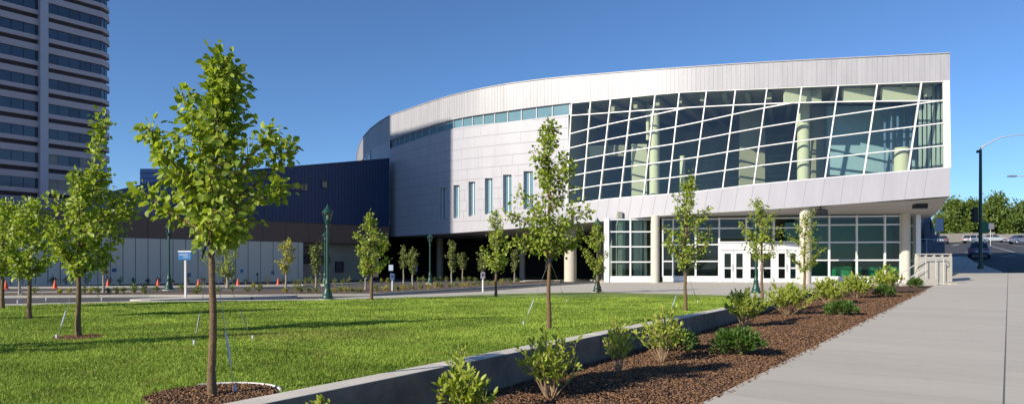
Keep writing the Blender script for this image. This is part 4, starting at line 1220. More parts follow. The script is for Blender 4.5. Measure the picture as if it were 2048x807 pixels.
tree('young_tree', 'young tree with reddish trunk between the first round column and the glass doors', (1371, 622), [(340, 1380, 1387), (375, 1350, 1398), (410, 1338, 1414), (450, 1325, 1423), (490, 1338, 1412), (518, 1352, 1398), (534, 1362, 1382)], 1300, .075, 'leaf_far', tr=.045, nb=24, seed=83, tie=1.2, wires=((1335, 640), (1395, 606)), group=GL)
tree('young_tree', 'young tree in front of the glass doors, overlapping the green lamp there', (1524, 600), [(390, 1506, 1520), (425, 1492, 1550), (460, 1478, 1557), (490, 1484, 1552), (517, 1508, 1543)], 1000, .08, 'leaf_far', tr=.05, nb=20, seed=95, group=GL)
tree('young_tree', 'young tree in front of the middle round column right of the doors', (1609, 584), [(413, 1612, 1622), (440, 1597, 1638), (470, 1572, 1652), (500, 1570, 1648), (525, 1584, 1634), (540, 1600, 1618)], 900, .085, 'leaf_far', tr=.06, nb=18, seed=104, group=GL)
for k, (x, y) in enumerate(((-10.3, 8.2), (-16.5, 12.6))):
    sx_ = 1024 + x / y * F; by = 530 + 1750 / y; sc_ = F / y
    tree('young_tree', ('young tree beyond the left edge of the lawn, the nearer of the two', 'young tree beyond the left edge of the lawn, the farther of the two')[k], None,
         [(by - 3.6 * sc_, sx_ - .1 * sc_, sx_ + .1 * sc_), (by - 2.7 * sc_, sx_ - .6 * sc_, sx_ + .6 * sc_), (by - 1.9 * sc_, sx_ - .8 * sc_, sx_ + .8 * sc_), (by - 1.2 * sc_, sx_ - .3 * sc_, sx_ + .3 * sc_)], 900, .09, tr=.045, nb=18, seed=120 + k, group=GL, basept=Vector((x, y, 0)))
# saplings in the planting strips
GS = 'saplings in the planting strips'
tree('sapling', 'mid sized tree in the planting strip seen right behind the trunk of the nearest tree', (455, 574), [(455, 440, 462), (480, 402, 480), (510, 390, 485), (535, 405, 475), (552, 432, 470)], 900, .11, 'leaf_far', 'bark_pale', tr=.08, nb=18, seed=201, group=GS)
SAP = [((39, 589), [(500, 30, 50), (530, 28, 52), (548, 35, 44)], 'leaf_sap', 'with a pale trunk between the two leftmost lawn trees'),
 ((207, 583), [(490, 200, 215), (515, 198, 222), (545, 203, 212)], 'leaf_sap', 'with a pale wrapped trunk right of the tree before the tower edge'),
 ((128, 562), [(495, 122, 132), (515, 118, 136), (540, 124, 132)], 'leaf_shade', 'dark and sparse against the base wall, third from the left'),
 ((237, 562), [(492, 234, 240), (510, 224, 250), (530, 230, 244), (540, 234, 240)], 'leaf_shade', 'dark and thin against the base wall, just right of the pale trunked sapling'),
 ((338, 562), [(485, 330, 346), (505, 326, 350), (528, 332, 344)], 'leaf_shade', 'dark, directly behind the small lamp by the blue sign'),
 ((508, 559), [(490, 504, 512), (508, 500, 520), (530, 503, 514), (538, 506, 511)], 'leaf_shade', 'dark, against the base wall between the two last cones'),
 ((572, 583), [(472, 572, 580), (485, 560, 592), (515, 556, 594), (535, 564, 580), (547, 568, 576)], 'leaf_yel', 'yellowish with forked upright branches in front of the end of the base wall'),
 ((632, 580), [(482, 622, 643), (505, 620, 644), (530, 624, 640), (548, 628, 636)], 'leaf_sap', 'narrow and upright just left of the tall green lamp'),
 ((731, 577), [(520, 722, 738), (535, 722, 740), (548, 727, 735)], 'leaf_sap', 'mostly hidden behind the oval crowned lawn tree'),
 ((807, 564), [(490, 802, 812), (510, 798, 816), (535, 802, 812)], 'leaf_sap', 'left one of the pair in front of the dark undercroft'),
 ((825, 577), [(494, 820, 830), (512, 814, 837), (535, 820, 832), (545, 823, 828)], 'leaf_sap', 'right one of the pair in front of the dark undercroft'),
 ((903, 573), [(476, 899, 906), (500, 888, 917), (520, 894, 914), (542, 899, 908)], 'leaf_sap', 'tallest one right of the small lamp before the undercroft'),
 ((925, 562), [(502, 914, 936), (515, 914, 936), (530, 919, 932), (537, 923, 928)], 'leaf_sap', 'short, with a vase shaped crown before the undercroft'),
 ((966, 566), [(500, 956, 976), (520, 955, 977), (540, 960, 972)], 'leaf_sap', 'half hidden behind the narrow pointed lawn tree'),
 ((1029, 563), [(495, 1022, 1036), (520, 1020, 1038), (540, 1025, 1034)], 'leaf_sap', 'beside the farther round column of the undercroft')]
for k, (b, s, ml, txt) in enumerate(SAP):
    tree('sapling', 'sapling ' + txt, b, s, 330 if ml != 'leaf_shade' else 200, .11, ml, 'bark_shade' if ml == 'leaf_shade' else 'bark_pale', tr=.05, nb=10, seed=300 + k * 7, spread=.07, group=GS)
# large park trees on the hill
GP = 'big trees on the hill beyond the street'
for k, (px, by, s, txt) in enumerate(((1908, 474, [(398, 1895, 1915), (410, 1876, 1938), (430, 1864, 1952), (450, 1862, 1955), (466, 1872, 1948)], 'left of the traffic signal pole'),
        (1990, 474, [(388, 1978, 2008), (400, 1958, 2030), (425, 1945, 2048), (450, 1948, 2050), (467, 1958, 2040)], 'right of the traffic signal pole, tallest'),
        (2058, 474, [(402, 2040, 2070), (420, 2025, 2090), (445, 2018, 2100), (462, 2028, 2090)], 'at the right edge of the picture'),
        (1946, 474, [(400, 1938, 1952), (420, 1925, 1968), (450, 1922, 1972), (465, 1930, 1965)], 'directly behind the traffic signal head'))):
    dd = (150, 152, 160, 172)[k]; B = P(px, by, dd); B.z = min(B.z, tz(B) + .3)
    tree('park_tree', 'big tree behind the low hill parapet, ' + txt, None, s, 6500, .46, 'leaf_park', 'bark', tr=.32, nb=34, seed=400 + k, spread=.75, group=GP, basept=B)

# ------------------------------------------------------------------ shrubs in the mulch bed
def shrub(label, px, d, top, x0, x1, N, ls, ml='leaf_shrub', stems=14, seed=0, group='leafy shrubs in the bark mulch bed', basept=None, cat='shrub', upright=.8, leafstart=.42, name='shrub'):
    rg = np.random.default_rng(seed + 900)
    N = int(N * .95); ls = ls * (1.4 if leafstart > .2 else 1)
    a = (px - 1024) / F
    B = basept if basept is not None else Vector((a * d, d, mulch_at(a * d, d)))
    H = 1.25 - (top - 530) * d / F - B.z; xl = (x0 - px) * d / F; xr = (x1 - px) * d / F
    o = empty(name, B, 0, label, cat, group)
    st = MB(); pos = []; dr = []
    for i in range(stems):
        az = i * 2.4 + seed; rr = math.sqrt((i + .7) / stems)
        c_, s_ = math.cos(az), math.sin(az)
        x = (xr if c_ > 0 else -xl) * c_ * rr; y = (xr - xl) / 2 * s_ * rr
        h = H * (1 - .45 * rr ** 2) * rg.uniform(.72, 1.02) if i else H
        tip = Vector((x, y, h)); mid = Vector((x * .42, y * .42, h * .5)) + Vector(rg.normal(0, .015, 3))
        b0 = Vector((c_ * .03, s_ * .03, -.03))
        pts = [b0, b0.lerp(mid, .5) + Vector(rg.normal(0, .008, 3)), mid, mid.lerp(tip, .5) + Vector(rg.normal(0, .015, 3)), tip]
        st.tube(pts, [.008, .007, .0055, .004, .002], 5, cap=False)
        brs = [(pts, leafstart)]
        for j in range(4):
            k = rg.uniform(1.6, 3.6); ii = int(k); p = pts[ii].lerp(pts[ii + 1], k - ii)
            dv_ = Vector((rg.normal(0, .5), rg.normal(0, .5), rg.uniform(.5, 1.1))).normalized() * H * rg.uniform(.14, .3)
            q = [p, p + dv_ * .5, p + dv_]
            st.tube(q, [.004, .003, .0015], 4, cap=False); brs.append((q, .0))
        for q, f0 in brs:
            L = len(q) - 1; n = int(N / stems * (.34 if len(q) == 5 else .165))
            for _ in range(max(n, 1)):
                k = (f0 + (1 - f0) * rg.random() ** .8) * L; ii = min(int(k), L - 1)
                p = q[ii].lerp(q[ii + 1], k - ii); t = (q[ii + 1] - q[ii]).normalized(); r3 = Vector(rg.normal(0, 1, 3))
                pos.append(p + r3 * .006); dr.append(t * upright + r3 * .42 + Vector((0, 0, .25)))
    p_ = np.array([tuple(q) for q in pos]); d_ = np.array([tuple(q) for q in dr]); n = len(p_)
    st.build('stems', M['stem'], o, smooth_=True)
    leaves('foliage', p_, d_, rg.normal(0, .5, (n, 3)) + np.array([-.35, -.45, .35]), ls * rg.uniform(.6, 1.25, n), 'narrow', M[ml], o)
    return o
SH = [('frontmost leafy shrub, cut by the bottom edge, close to the retaining wall', 925, 7.3, 738, 862, 996, 760, .062, 16),
 ('small yellow green shrub peeping in at the very bottom edge beside the retaining wall', 645, 6.0, 797, 600, 692, 240, .055, 10),
 ('broad vase shaped shrub in front of the pale trunked tall lawn tree', 1100, 8.45, 660, 1030, 1166, 1000, .055, 24),
 ('narrow upright shrub, second full one from the front of the mulch bed', 1237, 10.1, 628, 1203, 1268, 520, .052, 14),
 ('shrub with a low juniper behind it, third full one from the front', 1325, 11.4, 612, 1270, 1378, 1000, .052, 20),
 ('wide shrub that hides the point where lawn, wall and plaza meet', 1490, 16.8, 574, 1442, 1540, 2000, .06, 30),
 ('wide shrub below the doors, directly right of the one at the lawn corner', 1576, 20.0, 560, 1522, 1632, 2200, .065, 32),
 ('shrub beneath the middle round column', 1657, 24.0, 555, 1618, 1698, 1700, .07, 26),
 ('shrub in front of the green glass panes left of the wall step', 1712, 26.5, 546, 1674, 1750, 1700, .075, 26),
 ('dense shrub at the far end of the mulch bed, beside the stair', 1772, 29.0, 530, 1738, 1806, 1700, .08, 28)]
for k, (lb, px, d, top, x0, x1, n, ls, stn) in enumerate(SH):
    o = shrub(lb, px, d, top, x0, x1, n, ls, stems=stn, seed=k * 5)
    if k == 0:   # two long shoots
        for gx, gy in ((917, 684), (880, 718)):
            pass
shrub('pair of long leafy shoots rising above the frontmost shrub', 915, 7.45, 684, 895, 930, 150, .055, stems=3, seed=77, leafstart=.5)
def juniper(label, px, d, top, x0, x1, N, seed):
    rg = np.random.default_rng(seed + 50)
    a = (px - 1024) / F; B = Vector((a * d, d, mulch_at(a * d, d)))
    H = 1.25 - (top - 530) * d / F - B.z; rx = (x1 - x0) / 2 * d / F; cx = ((x0 + x1) / 2 - px) * d / F
    o = empty('juniper', B, 0, label, 'juniper', 'low spreading junipers in the bark mulch bed')
    st = MB(); pos = []; dr = []
    ns = 60
    for i in range(ns):
        az = i * 2.4 + rg.normal(0, .2); rr = math.sqrt((i + .5) / ns)
        e = rg.uniform(.8, 1.08)
        tip = Vector((cx + math.cos(az) * rx * rr * e, math.sin(az) * rx * .85 * rr * e, max(.05, H * math.sqrt(max(0.03, 1 - rr * rr * .92)) * rg.uniform(.8, 1.05))))
        p0 = Vector((tip.x * .15, tip.y * .15, 0)); mid = p0.lerp(tip, .6) + Vector((0, 0, H * .12))
        pts = [p0, mid, tip]; st.tube(pts, [.006, .004, .0015], 4, cap=False)
        dirm = (tip - mid).normalized()
        for _ in range(N // ns):
            k = rg.random() ** .6
            p = mid.lerp(tip, k) if rg.random() < .8 else p0.lerp(mid, rg.uniform(.5, 1))
            r3 = Vector(rg.normal(0, 1, 3)); pos.append(p + r3 * .022); dr.append(dirm * .7 + r3 * .5 + Vector((0, 0, .2)))
    p_ = np.array([tuple(q) for q in pos]); p_[:, 2] = np.maximum(p_[:, 2], .01); d_ = np.array([tuple(q) for q in dr]); n = len(p_)
    st.build('stems', M['stem'], o)
    leaves('foliage', p_, d_, rg.normal(0, 1, (n, 3)), .055 * rg.uniform(.5, 1.3, n) * (1 + d / 40), 'needle', M['leaf_jun'], o)
juniper('low juniper spreading behind the third full shrub', 1350, 12.6, 655, 1290, 1400, 2600, 1)
juniper('largest round juniper, alone in the middle of the bark mulch', 1472, 12.0, 657, 1416, 1530, 3600, 2)
juniper('low juniper close to the sidewalk edge below the middle column', 1683, 19.6, 601, 1646, 1717, 2400, 3)
juniper('low juniper at the foot of the dense far shrub', 1768, 27.0, 569, 1746, 1792, 1600, 4)
juniper('smallest juniper at the tip of the mulch bed before the stair', 1832, 33.6, 556, 1814, 1847, 1200, 5)

# mulch rings round the two nearest lawn trees
for (c, r_, lb) in ((T1P, .58, 'white'), (T2P, .38, 'plain')):
    g = MB(); n = 28; vs = [(c.x, c.y, .03)]; ring = []
    for i in range(n):
        a = 2 * math.pi * i / n; ring.append((c.x + r_ * math.cos(a), c.y + r_ * math.sin(a), .016))
    g.add(vs + ring, [(0, 1 + i, 1 + (i + 1) % n) for i in range(n)]); structure('mulch_ring', g, M['mulch'])
    Nn = 3200; rr = r_ * np.sqrt(RNG.uniform(0, 1, Nn)); aa = RNG.uniform(0, 2 * np.pi, Nn)
    q = np.stack([c.x + rr * np.cos(aa), c.y + rr * np.sin(aa)], 1)
    q = q[q[:, 0] < -.08 + .614 * (q[:, 1] - 9.2) - .33]
    chips('bark_mulch', q, lambda a, b: .02, np.full(len(q), .026), M['chip'])
    if lb == 'white':
        g = MB(); pts_ = [Vector((c.x + (r_ + .03) * math.cos(a), c.y + (r_ + .03) * math.sin(a), .04)) for a in np.linspace(.3, 2.2, 16)]
        pts_ = [p for p in pts_ if p.x < WX(p.y, .36)]
        g.tube(pts_, .014, 6); o = g.build('edging_ring', M['edging'], smooth_=True); tag(o, 'white plastic edging curved round the mulch of the nearest tree', 'edging')

# low planting: labelled by the nearest landmark
LAND = [(-40, 'the left picture edge'), (12, 'the leftmost cone'), (110, 'the second cone'), (216, 'the third cone'), (316, 'the fourth cone'), (371, 'the blue sign post'), (425, 'the nearest tree trunk'), (476, 'the sixth cone'), (556, 'the last cone'),
        (655, 'the tall lamp post'), (743, 'the oval crowned lawn tree'), (785, 'the small dark meter post'), (860, 'the small lamp before the undercroft'), (903, 'the tallest undercroft sapling'), (966, 'the grey meter post'), (1029, 'the far right sapling')]
ORD = ['nearest', 'second', 'third', 'fourth', 'fifth', 'sixth', 'seventh', 'eighth', 'ninth', 'tenth']
cnt = {}
def small(row, px, y, w_, h_, ml, look):
    lm = max([l for l in LAND if l[0] <= px], key=lambda l: l[0])
    key = (row, lm[0]); i = cnt.get(key, 0); cnt[key] = i + 1
    B = G(px, y, -.04 if row != 'wall' else 0.0)
    shrub('%s bush, %s, %s right of %s' % (look, {'front': 'island front row', 'rear': 'island rear row', 'wall': 'base wall bed'}[row], ORD[i], lm[1]),
          px, B.y, y - h_, px - w_ / 2, px + w_ / 2, 170, .075, ml, stems=8, seed=int(px), group='low bushes in the planting beds', basept=B, cat='bush', name='low_bush', leafstart=.1)
Y_, G_, D_k = ('leaf_yel', 'small yellow'), ('leaf_grn', 'small green'), ('leaf_shade', 'dark shaded')
rg = random.Random(12)
for px in (70, 120, 140, 168, 182, 195, 218, 233, 247, 267, 288, 392, 437): small('front', px, 587, 12 + rg.random() * 5, 9 + rg.random() * 7, *(Y_ if px in (120, 140, 182) else G_))
for px, w_, h_ in ((268, 16, 18), (289, 17, 17), (313, 14, 13), (363, 14, 16), (398, 16, 16), (465, 13, 14), (495, 12, 10), (516, 12, 10)): small('rear', px, 583, w_, h_, *G_)
for px, w_, h_ in ((506, 10, 12), (521, 11, 12)): small('rear', px + .5, 577, w_, h_, *Y_)
for px in (571, 592, 603, 618, 632, 667, 680, 690, 702, 718, 752, 771, 795, 806, 822, 841, 858, 872, 882): small('front', px, 585 - max(0, px - 740) * .06, 11 + rg.random() * 6, 8 + rg.random() * 9, *(Y_ if px in (571, 667, 690, 771, 806, 858, 872) else G_))
for px, w_, h_ in ((596, 18, 14), (612, 20, 17), (625, 20, 18), (640, 14, 16), (670, 13, 16), (686, 12, 12), (697, 13, 16), (722, 12, 9), (740, 10, 10), (763, 9, 12), (775, 9, 10), (836, 11, 11), (847, 14, 14), (869, 12, 13), (882, 12, 12), (893, 12, 12), (915, 9, 8), (927, 11, 10), (938, 9, 11), (950, 11, 8)): small('rear', px, 571 - max(0, px - 640) * .03, w_, h_, *(Y_ if px in (763, 775) else G_))
for px in (900, 912, 925, 936, 948, 958, 975, 988, 1003, 1018, 1033): small('front', px, 576 - (px - 900) * .07, 10 + rg.random() * 4, 8 + rg.random() * 5, *(Y_ if px in (925, 936, 988, 1003) else G_))
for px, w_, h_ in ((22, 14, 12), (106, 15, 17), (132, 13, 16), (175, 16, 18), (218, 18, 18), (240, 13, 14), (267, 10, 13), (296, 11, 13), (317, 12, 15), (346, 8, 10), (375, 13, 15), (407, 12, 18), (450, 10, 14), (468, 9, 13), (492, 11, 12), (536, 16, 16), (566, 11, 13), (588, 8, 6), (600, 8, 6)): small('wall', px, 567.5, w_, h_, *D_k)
# ------------------------------------------------------------------ lamps, signs, cones
def lamp(px, py, label):
    B = G(px, py)
    o = empty('street_lamp', B, 0, label, 'street lamp', 'green lantern lamps along the drive and plaza')
    MB().lathe([(.24, -.05), (.24, .03), (.20, .05), (.20, .12), (.17, .16), (.175, .22), (.12, .34), (.10, .52), (.12, .56), (.085, .62), (.078, .80)], n_=16).build('base', M['green_metal'], o, smooth_=True)
    g = MB().lathe([(.056, .79), (.050, 2.62), (.075, 2.64), (.075, 2.68), (.05, 2.72)], n_=16)
    g.build('pole', M['green_metal'], o, smooth_=True)
    MB().lathe([(.05, 2.71), (.075, 2.76), (.085, 2.84), (.12, 2.88), (.125, 2.91)], n_=16).build('holder', M['green_metal'], o, smooth_=True)
    gl = MB(); gl.lathe([(.115, 2.912), (.15, 3.0), (.178, 3.10), (.185, 3.16)], n_=16); gl.build('lantern_glass', M['lampglass'], o, smooth_=True)
    g = MB()
    for k in range(8):
        a = math.pi / 4 * k; g.tube([(r_ * math.cos(a), r_ * math.sin(a), z) for r_, z in ((.12, 2.91), (.155, 3.0), (.183, 3.10), (.19, 3.17))], .008, 4)
    g.build('lantern_rib', M['green_metal'], o)
    MB().lathe([(.03, 2.9), (.035, 3.05), (.02, 3.12)], n_=8).build('bulb', M['text'], o)
    MB().lathe([(.20, 3.16), (.21, 3.18), (.19, 3.22), (.13, 3.29), (.10, 3.33), (.05, 3.37), (.035, 3.40), (.04, 3.43), (.015, 3.46), (.005, 3.50)], n_=16).build('cap', M['green_metal'], o, smooth_=True)
    MB().prism([(.3 * math.cos(a), .3 * math.sin(a)) for a in np.linspace(0, 2 * math.pi, 20, endpoint=False)], -.1, .02).build('footing', M['conc'], o)
    return o
lamp(655, 598, 'tall green lantern lamp on the far lawn edge, largest of the lamps')
lamp(338, 579, 'green lantern lamp on a pale footing, just left of the blue sign')
lamp(650, 568, 'distant lantern lamp almost hidden behind the tall green one')
lamp(860, 566, 'green lantern lamp in front of the dark undercroft')
lamp(1195, 583.5, 'green lantern lamp left of the entrance glass, behind a small tree')
lamp(1512, 586.5, 'green lantern lamp in front of the glass doors, inside a tree crown')

def text_mesh(s, size, m, parent, loc, name='lettering'):
    cu = bpy.data.curves.new(name, 'FONT'); cu.body = s; cu.size = size; cu.align_x = 'RIGHT'; cu.extrude = .002
    o = bpy.data.objects.new(name, cu); col.objects.link(o)
    bpy.context.view_layer.update()
    me = bpy.data.meshes.new_from_object(o.evaluated_get(bpy.context.evaluated_depsgraph_get()))
    bpy.data.objects.remove(o); me.materials.clear(); me.materials.append(m)
    t = bpy.data.objects.new(name, me); col.objects.link(t); t.parent = parent; t.location = loc; t.rotation_euler = (R(90), 0, 0)
    return t
B = G(371, 594, .03); o = empty('direction_sign', B, R(0), 'blue direction sign with white lettering on a pale square post, on the concrete median', 'sign')
H = (594 - 518) * B.y / F
MB().box((0, 0, H / 2), (.07, .07, H)).build('post', M['palepost'], o)
MB().box((0, -.05, H + .13), (.48, .04, .29)).build('panel', M['blue_sign'], o)
MB().box((0, -.05, H + .30), (.50, .07, .045)).build('header', M['text'], o)
text_mesh('PASSENGER  >', .066, M['text'], o, (.20, -.073, H + .155)); text_mesh('ZONE  >', .066, M['text'], o, (.20, -.073, H + .07))

CONES = [(12, 578, 'leftmost orange traffic cone, beside the picture edge'), (110, 576.5, 'second orange traffic cone from the left'), (216, 574, 'orange traffic cone just right of the tree before the tower edge'),
         (316, 574, 'orange traffic cone just left of the small green lamp'), (397, 573.5, 'orange traffic cone just right of the blue sign'), (476, 572.5, 'orange traffic cone right of the trunk of the nearest tree'), (556.5, 570.5, 'rightmost orange traffic cone, in front of the wall end')]
def cone(px, py, label):
    B = G(px, py, -.1); o = empty('traffic_cone', B, .2, label, 'cone', 'orange cones along the drive')
    MB().lathe([(.125, .03), (.12, .06), (.03, .47), (.02, .50)], n_=16).build('cone_body', M['orange'], o, smooth_=True)
    MB().box((0, 0, .015), (.32, .32, .03)).build('base', M['orange'], o, bevel=.008)
for c in CONES: cone(*c)

def meter(px, py, top, label, m):
    B = G(px, py); H = (py - top) * B.y / F; o = empty('parking_meter', B, 0, label, 'meter post')
    MB().lathe([(.05, 0), (.045, H - .32)], n_=10).build('post', M['palepost'], o)
    g = MB(); g.box((0, 0, H - .16), (.22, .14, .30)); g.box((0, 0, H - .005), (.18, .12, .05)); g.build('head', M[m], o, bevel=.02)
    MB().box((0, -.073, H - .12), (.12, .008, .1)).build('display', M['black'], o)
meter(785, 580.5, 547, 'pale post with a dark blue box in front of the undercroft', 'bluebin')
meter(966, 582.5, 544, 'pale post with a grey box left of the narrow pointed lawn tree', 'lav')
def plate(px, py, top, w_, h_, label, m, dark=False):
    B = G(px, py); H = (py - top) * B.y / F; o = empty('small_sign', B, 0, label, 'small sign', 'small signs along the wall')
    MB().box((0, 0, H / 2), (.04, .04, H)).build('post', M['palepost' if not dark else 'black'], o)
    MB().box((0, -.035, H - h_ / 2), (w_, .02, h_)).build('panel', M[m], o)
plate(229, 566, 536, .30, .26, 'small blue sign in front of the base wall, right of the dark sapling', 'bluebin')
plate(484, 562, 538, .24, .24, 'small blue round sign between the sixth cone and the dark sapling', 'blue_sign')
plate(18, 566, 540, .5, .42, 'pale blue notice board behind the leftmost lawn tree', 'bluepanel')
plate(276, 564, 546, .16, .2, 'short dark post in front of the base wall, left of the fourth cone', 'black', True)
plate(546, 562, 541, .26, .30, 'grey utility box on a post left of the yellowish sapling', 'lav')
plate(378, 564, 545, .3, .3, 'grey utility box just right of the blue sign post', 'lav')
plate(515, 562, 545, .14, .2, 'short dark post right of the dark sapling between the last cones', 'black', True)
plate(782, 562, 529, .34, .45, 'pale sign in the shade of the undercroft left of the sapling pair', 'bluepanel', True)
plate(833, 558, 531, .2, .5, 'blue and white sign behind the sapling pair in the undercroft', 'blue_sign', True)

# ------------------------------------------------------------------ stair with handrails and guard wall
st = empty('entrance_stair', (21, 36, 0), 0, 'concrete stair with pale guard walls leading down from the sidewalk', 'stair')
def SBm(): return MB()
O = Vector((21, 36, 0))
def loc(p): return Vector(p) - O
a, b = P(1798, 0, 35), P(1868, 0, 35)
def rel(lst): return [loc(p) for p in lst]
# near cheek wall, sloping down to the left
g = MB(); zA0, zA1 = .42, .95
pts0 = rel([(a.x, 34.75, -.2), (b.x, 34.75, -.2), (b.x, 34.75, .62), (a.x, 34.75, .30)]); pts1 = rel([(a.x, 35.0, -.2), (b.x, 35.0, -.2), (b.x, 35.0, .62), (a.x, 35.0, .30)])
g.hexa(pts0, pts1); g.build('cheek_wall', M['conc'], st, bevel=.01)
g = MB(); q0 = P(1833, 0, 38.4); q1 = P(1902.5, 0, 38.4)
g.hexa(rel([(q0.x, 38.3, -.2), (q1.x, 38.3, -.2), (q1.x, 38.3, 1.72), (q0.x, 38.3, 1.72)]), rel([(q0.x, 38.6, -.2), (q1.x, 38.6, -.2), (q1.x, 38.6, 1.72), (q0.x, 38.6, 1.72)]))
g.hexa(rel([(q1.x - .3, 38.6, -.2), (q1.x, 38.6, -.2), (q1.x, 38.6, 1.72), (q1.x - .3, 38.6, 1.72)]), rel([(q1.x + 1.7, 41.6, -.2), (q1.x + 2.0, 41.6, -.2), (q1.x + 2.0, 41.6, 1.72), (q1.x + 1.7, 41.6, 1.72)]))
g.build('guard_wall', M['conc'], st, bevel=.012)
for k in range(5):       # treads
    x1_ = EX(36.5) - .28 * k; MB().box(tuple(loc((x1_ - .17, 36.6, (.36 - .075 * k) / 2 - .05))), (.34, 3.2, .36 - .075 * k + .1)).build('tread', M['conc'], st)
g = MB(); z = 1.80
for x in np.linspace(q0.x + .05, q1.x - .05, 5): g.box(tuple(loc((x, 38.45, z - .03))), (.09, .2, .12))
g.box(tuple(loc(((q0.x + q1.x) / 2, 38.45, z + .06))), (q1.x - q0.x, .24, .06)); g.build('top_rail', M['conc'], st)
for k, dy in enumerate((35.15, 36.6, 38.1)):
    g = MB(); sh = k * .0
    L0, L1, L2, L3 = P(1797, 0, dy), P(1850, 0, dy), P(1888, 0, dy), P(1893, 0, dy)
    zl0, zl1 = 1.25 + (530 - 549) * dy / F, 1.25 + (530 - 517) * dy / F
    pts_ = rel([(L0.x, dy, zl0), (L1.x, dy, zl1), (L2.x, dy, zl1 + .02), (L3.x, dy, zl1 - .05), (L3.x, dy, zl1 - .25), (L2.x, dy, zl1 - .3)])
    g.tube(pts_, .024, 8)
    for px_, zt_ in ((1802, zl0 + .07), (1852, zl1), (1872, zl1), (1887, zl1)):
        q = P(px_, 0, dy); g.tube(rel([(q.x, dy, -.05), (q.x, dy, zt_)]), .02, 6)
    g.tube(rel([(L0.x + .1, dy, zl0 - .45), (L1.x, dy, zl1 - .52)]), .018, 6)
    g.build('handrail', M['steel'], st, smooth_=True)

# ------------------------------------------------------------------ sculpture, banner sign and fence behind the stair
D = 64.0
B = P(1858, 0, D); B.z = tz(B)
sc = empty('sculpture', B, 0, 'jagged dark steel sculpture with spikes standing beyond the stair', 'sculpture')
def shard(px, dy, th, ry=0):
    pts_ = [P(x, y, D) - B for x, y in px]; g = MB(); n = len(pts_)
    f_ = [Vector((p.x, dy + p.z * ry, p.z)) for p in pts_]; b_ = [Vector((p.x * .94, dy + th + p.z * ry, p.z * .97)) for p in pts_]
    g.add(f_ + b_, [tuple(range(n))[::-1], tuple(range(n, 2 * n))] + [(i, (i + 1) % n, n + (i + 1) % n, n + i) for i in range(n)]); return g
shard([(1841, 512), (1876, 512), (1874, 478), (1869, 462), (1866, 440), (1863, 422), (1858, 423), (1856, 436), (1850, 442), (1846, 452), (1842, 468)], 0, .7, .06).build('steel_body', M['sculpt'], sc)
shard([(1846, 512), (1862, 512), (1856, 470), (1850, 450), (1840, 446), (1843, 462)], -.5, .3, -.05).build('steel_shard', M['sculpt'], sc)
shard([(1857, 512), (1872, 512), (1866, 480), (1864, 455), (1860, 440), (1858, 470)], -.7, .25, .12).build('steel_shard', M['sculpt'], sc)
shard([(1862, 500), (1868, 508), (1882, 470), (1887, 464), (1876, 468), (1866, 478)], .3, .3, .0).build('steel_shard', M['sculpt'], sc)
shard([(1840, 500), (1845, 508), (1848, 476), (1842, 464), (1838, 458), (1841, 478)], .2, .3, .1).build('steel_shard', M['sculpt'], sc)
B = P(1878, 0, 61); B.z = tz(B); o = empty('banner_post', B, 0, 'pale blue twin panel sign on a post between the sculpture and the street', 'sign')
zt = 1.25 + (530 - 437) * 61 / F - B.z
MB().tube([(0, 0, 0), (0, 0, zt + .05)], .05, 10).build('post', M['bluepanel'], o, smooth_=True)
for s_ in (-1, 1): MB().box((s_ * .2, -.03, zt - .55), (.32, .03, 1.15)).build('panel', M['bluepanel'], o, bevel=.01)
A_ = P(1838, 0, 59.5); B_ = P(1883, 0, 60.5); A_.z = tz(A_) - .4; B_.z = tz(B_) - .1
o = empty('fence', A_, 0, 'dark blue panel fence with a single top rail behind the guard wall', 'fence')
g = MB(); zt = 1.25 + (530 - 478) * 60 / F - A_.z; d_ = B_ - A_
g.tube([(0, 0, zt), (d_.x, d_.y, zt)], .035, 8); g.build('top_rail', M['bluepanel'], o)
for k in range(4): MB().tube([(d_.x * k / 3, d_.y * k / 3, 0), (d_.x * k / 3, d_.y * k / 3, zt)], .035, 8).build('post', M['bluepanel'], o)
MB().box((d_.x / 2, d_.y / 2 + .06, zt * .5 - .1), (d_.x, .04, zt - .25)).build('panel', M['sculpt'], o)

# ------------------------------------------------------------------ traffic signal pole with lamp arm
def W_(px, py, d, B): return P(px, py, d) - B
B = ter(1961, 537); B.z = zst(B.x * U.x + B.y * U.y); d = B.y
o = empty('signal_pole', B, 0, 'tall pole with a curved lamp arm and black traffic signal at the street corner', 'signal pole')
top = W_(1961, 298, d, B)
MB().tube([(0, 0, -.1), (0, 0, .25), (0, 0, .3), (0, 0, 4.2), top], [.22, .22, .14, .13, .10], 12).build('pole', M['green_metal'], o, smooth_=True)
MB().tube([W_(1959.5, 303, d, B), W_(1962, 296, d, B), W_(1975, 287, d, B), W_(2000, 275.5, d, B), W_(2030, 270, d, B), W_(2075, 267, d, B)], [.09, .08, .05, .045, .04, .035], 10).build('lamp_arm', M['steel'], o, smooth_=True)
q = W_(2090, 268, d, B); MB().box(tuple(q), (1.0, .3, .16)).build('lamp_head', M['steel'], o, bevel=.05)
q = W_(1956, 303, d, B); MB().box(tuple(q), (.2, .2, .2)).build('photocell', M['black'], o, bevel=.03)
q = W_(1951, 429, d, B); g = MB(); g.box(tuple(q), (.38, .16, 1.22)); g.box(tuple(q + Vector((0, .14, 0))), (.30, .2, 1.1)); so2 = g.build('signal_head', M['black'], o, bevel=.03)
for k in (-1, 0, 1): MB().tube([q + Vector((0, .2, .36 * k)), q + Vector((0, .42, .36 * k))], [.13, .15], 10).build('visor', M['black'], so2)
g = MB()
for z_ in (.45, -.45): g.tube([q + Vector((.1, 0, z_)), Vector((0, 0, q.z + z_))], .03, 6)
g.build('signal_bracket', M['black'], o)
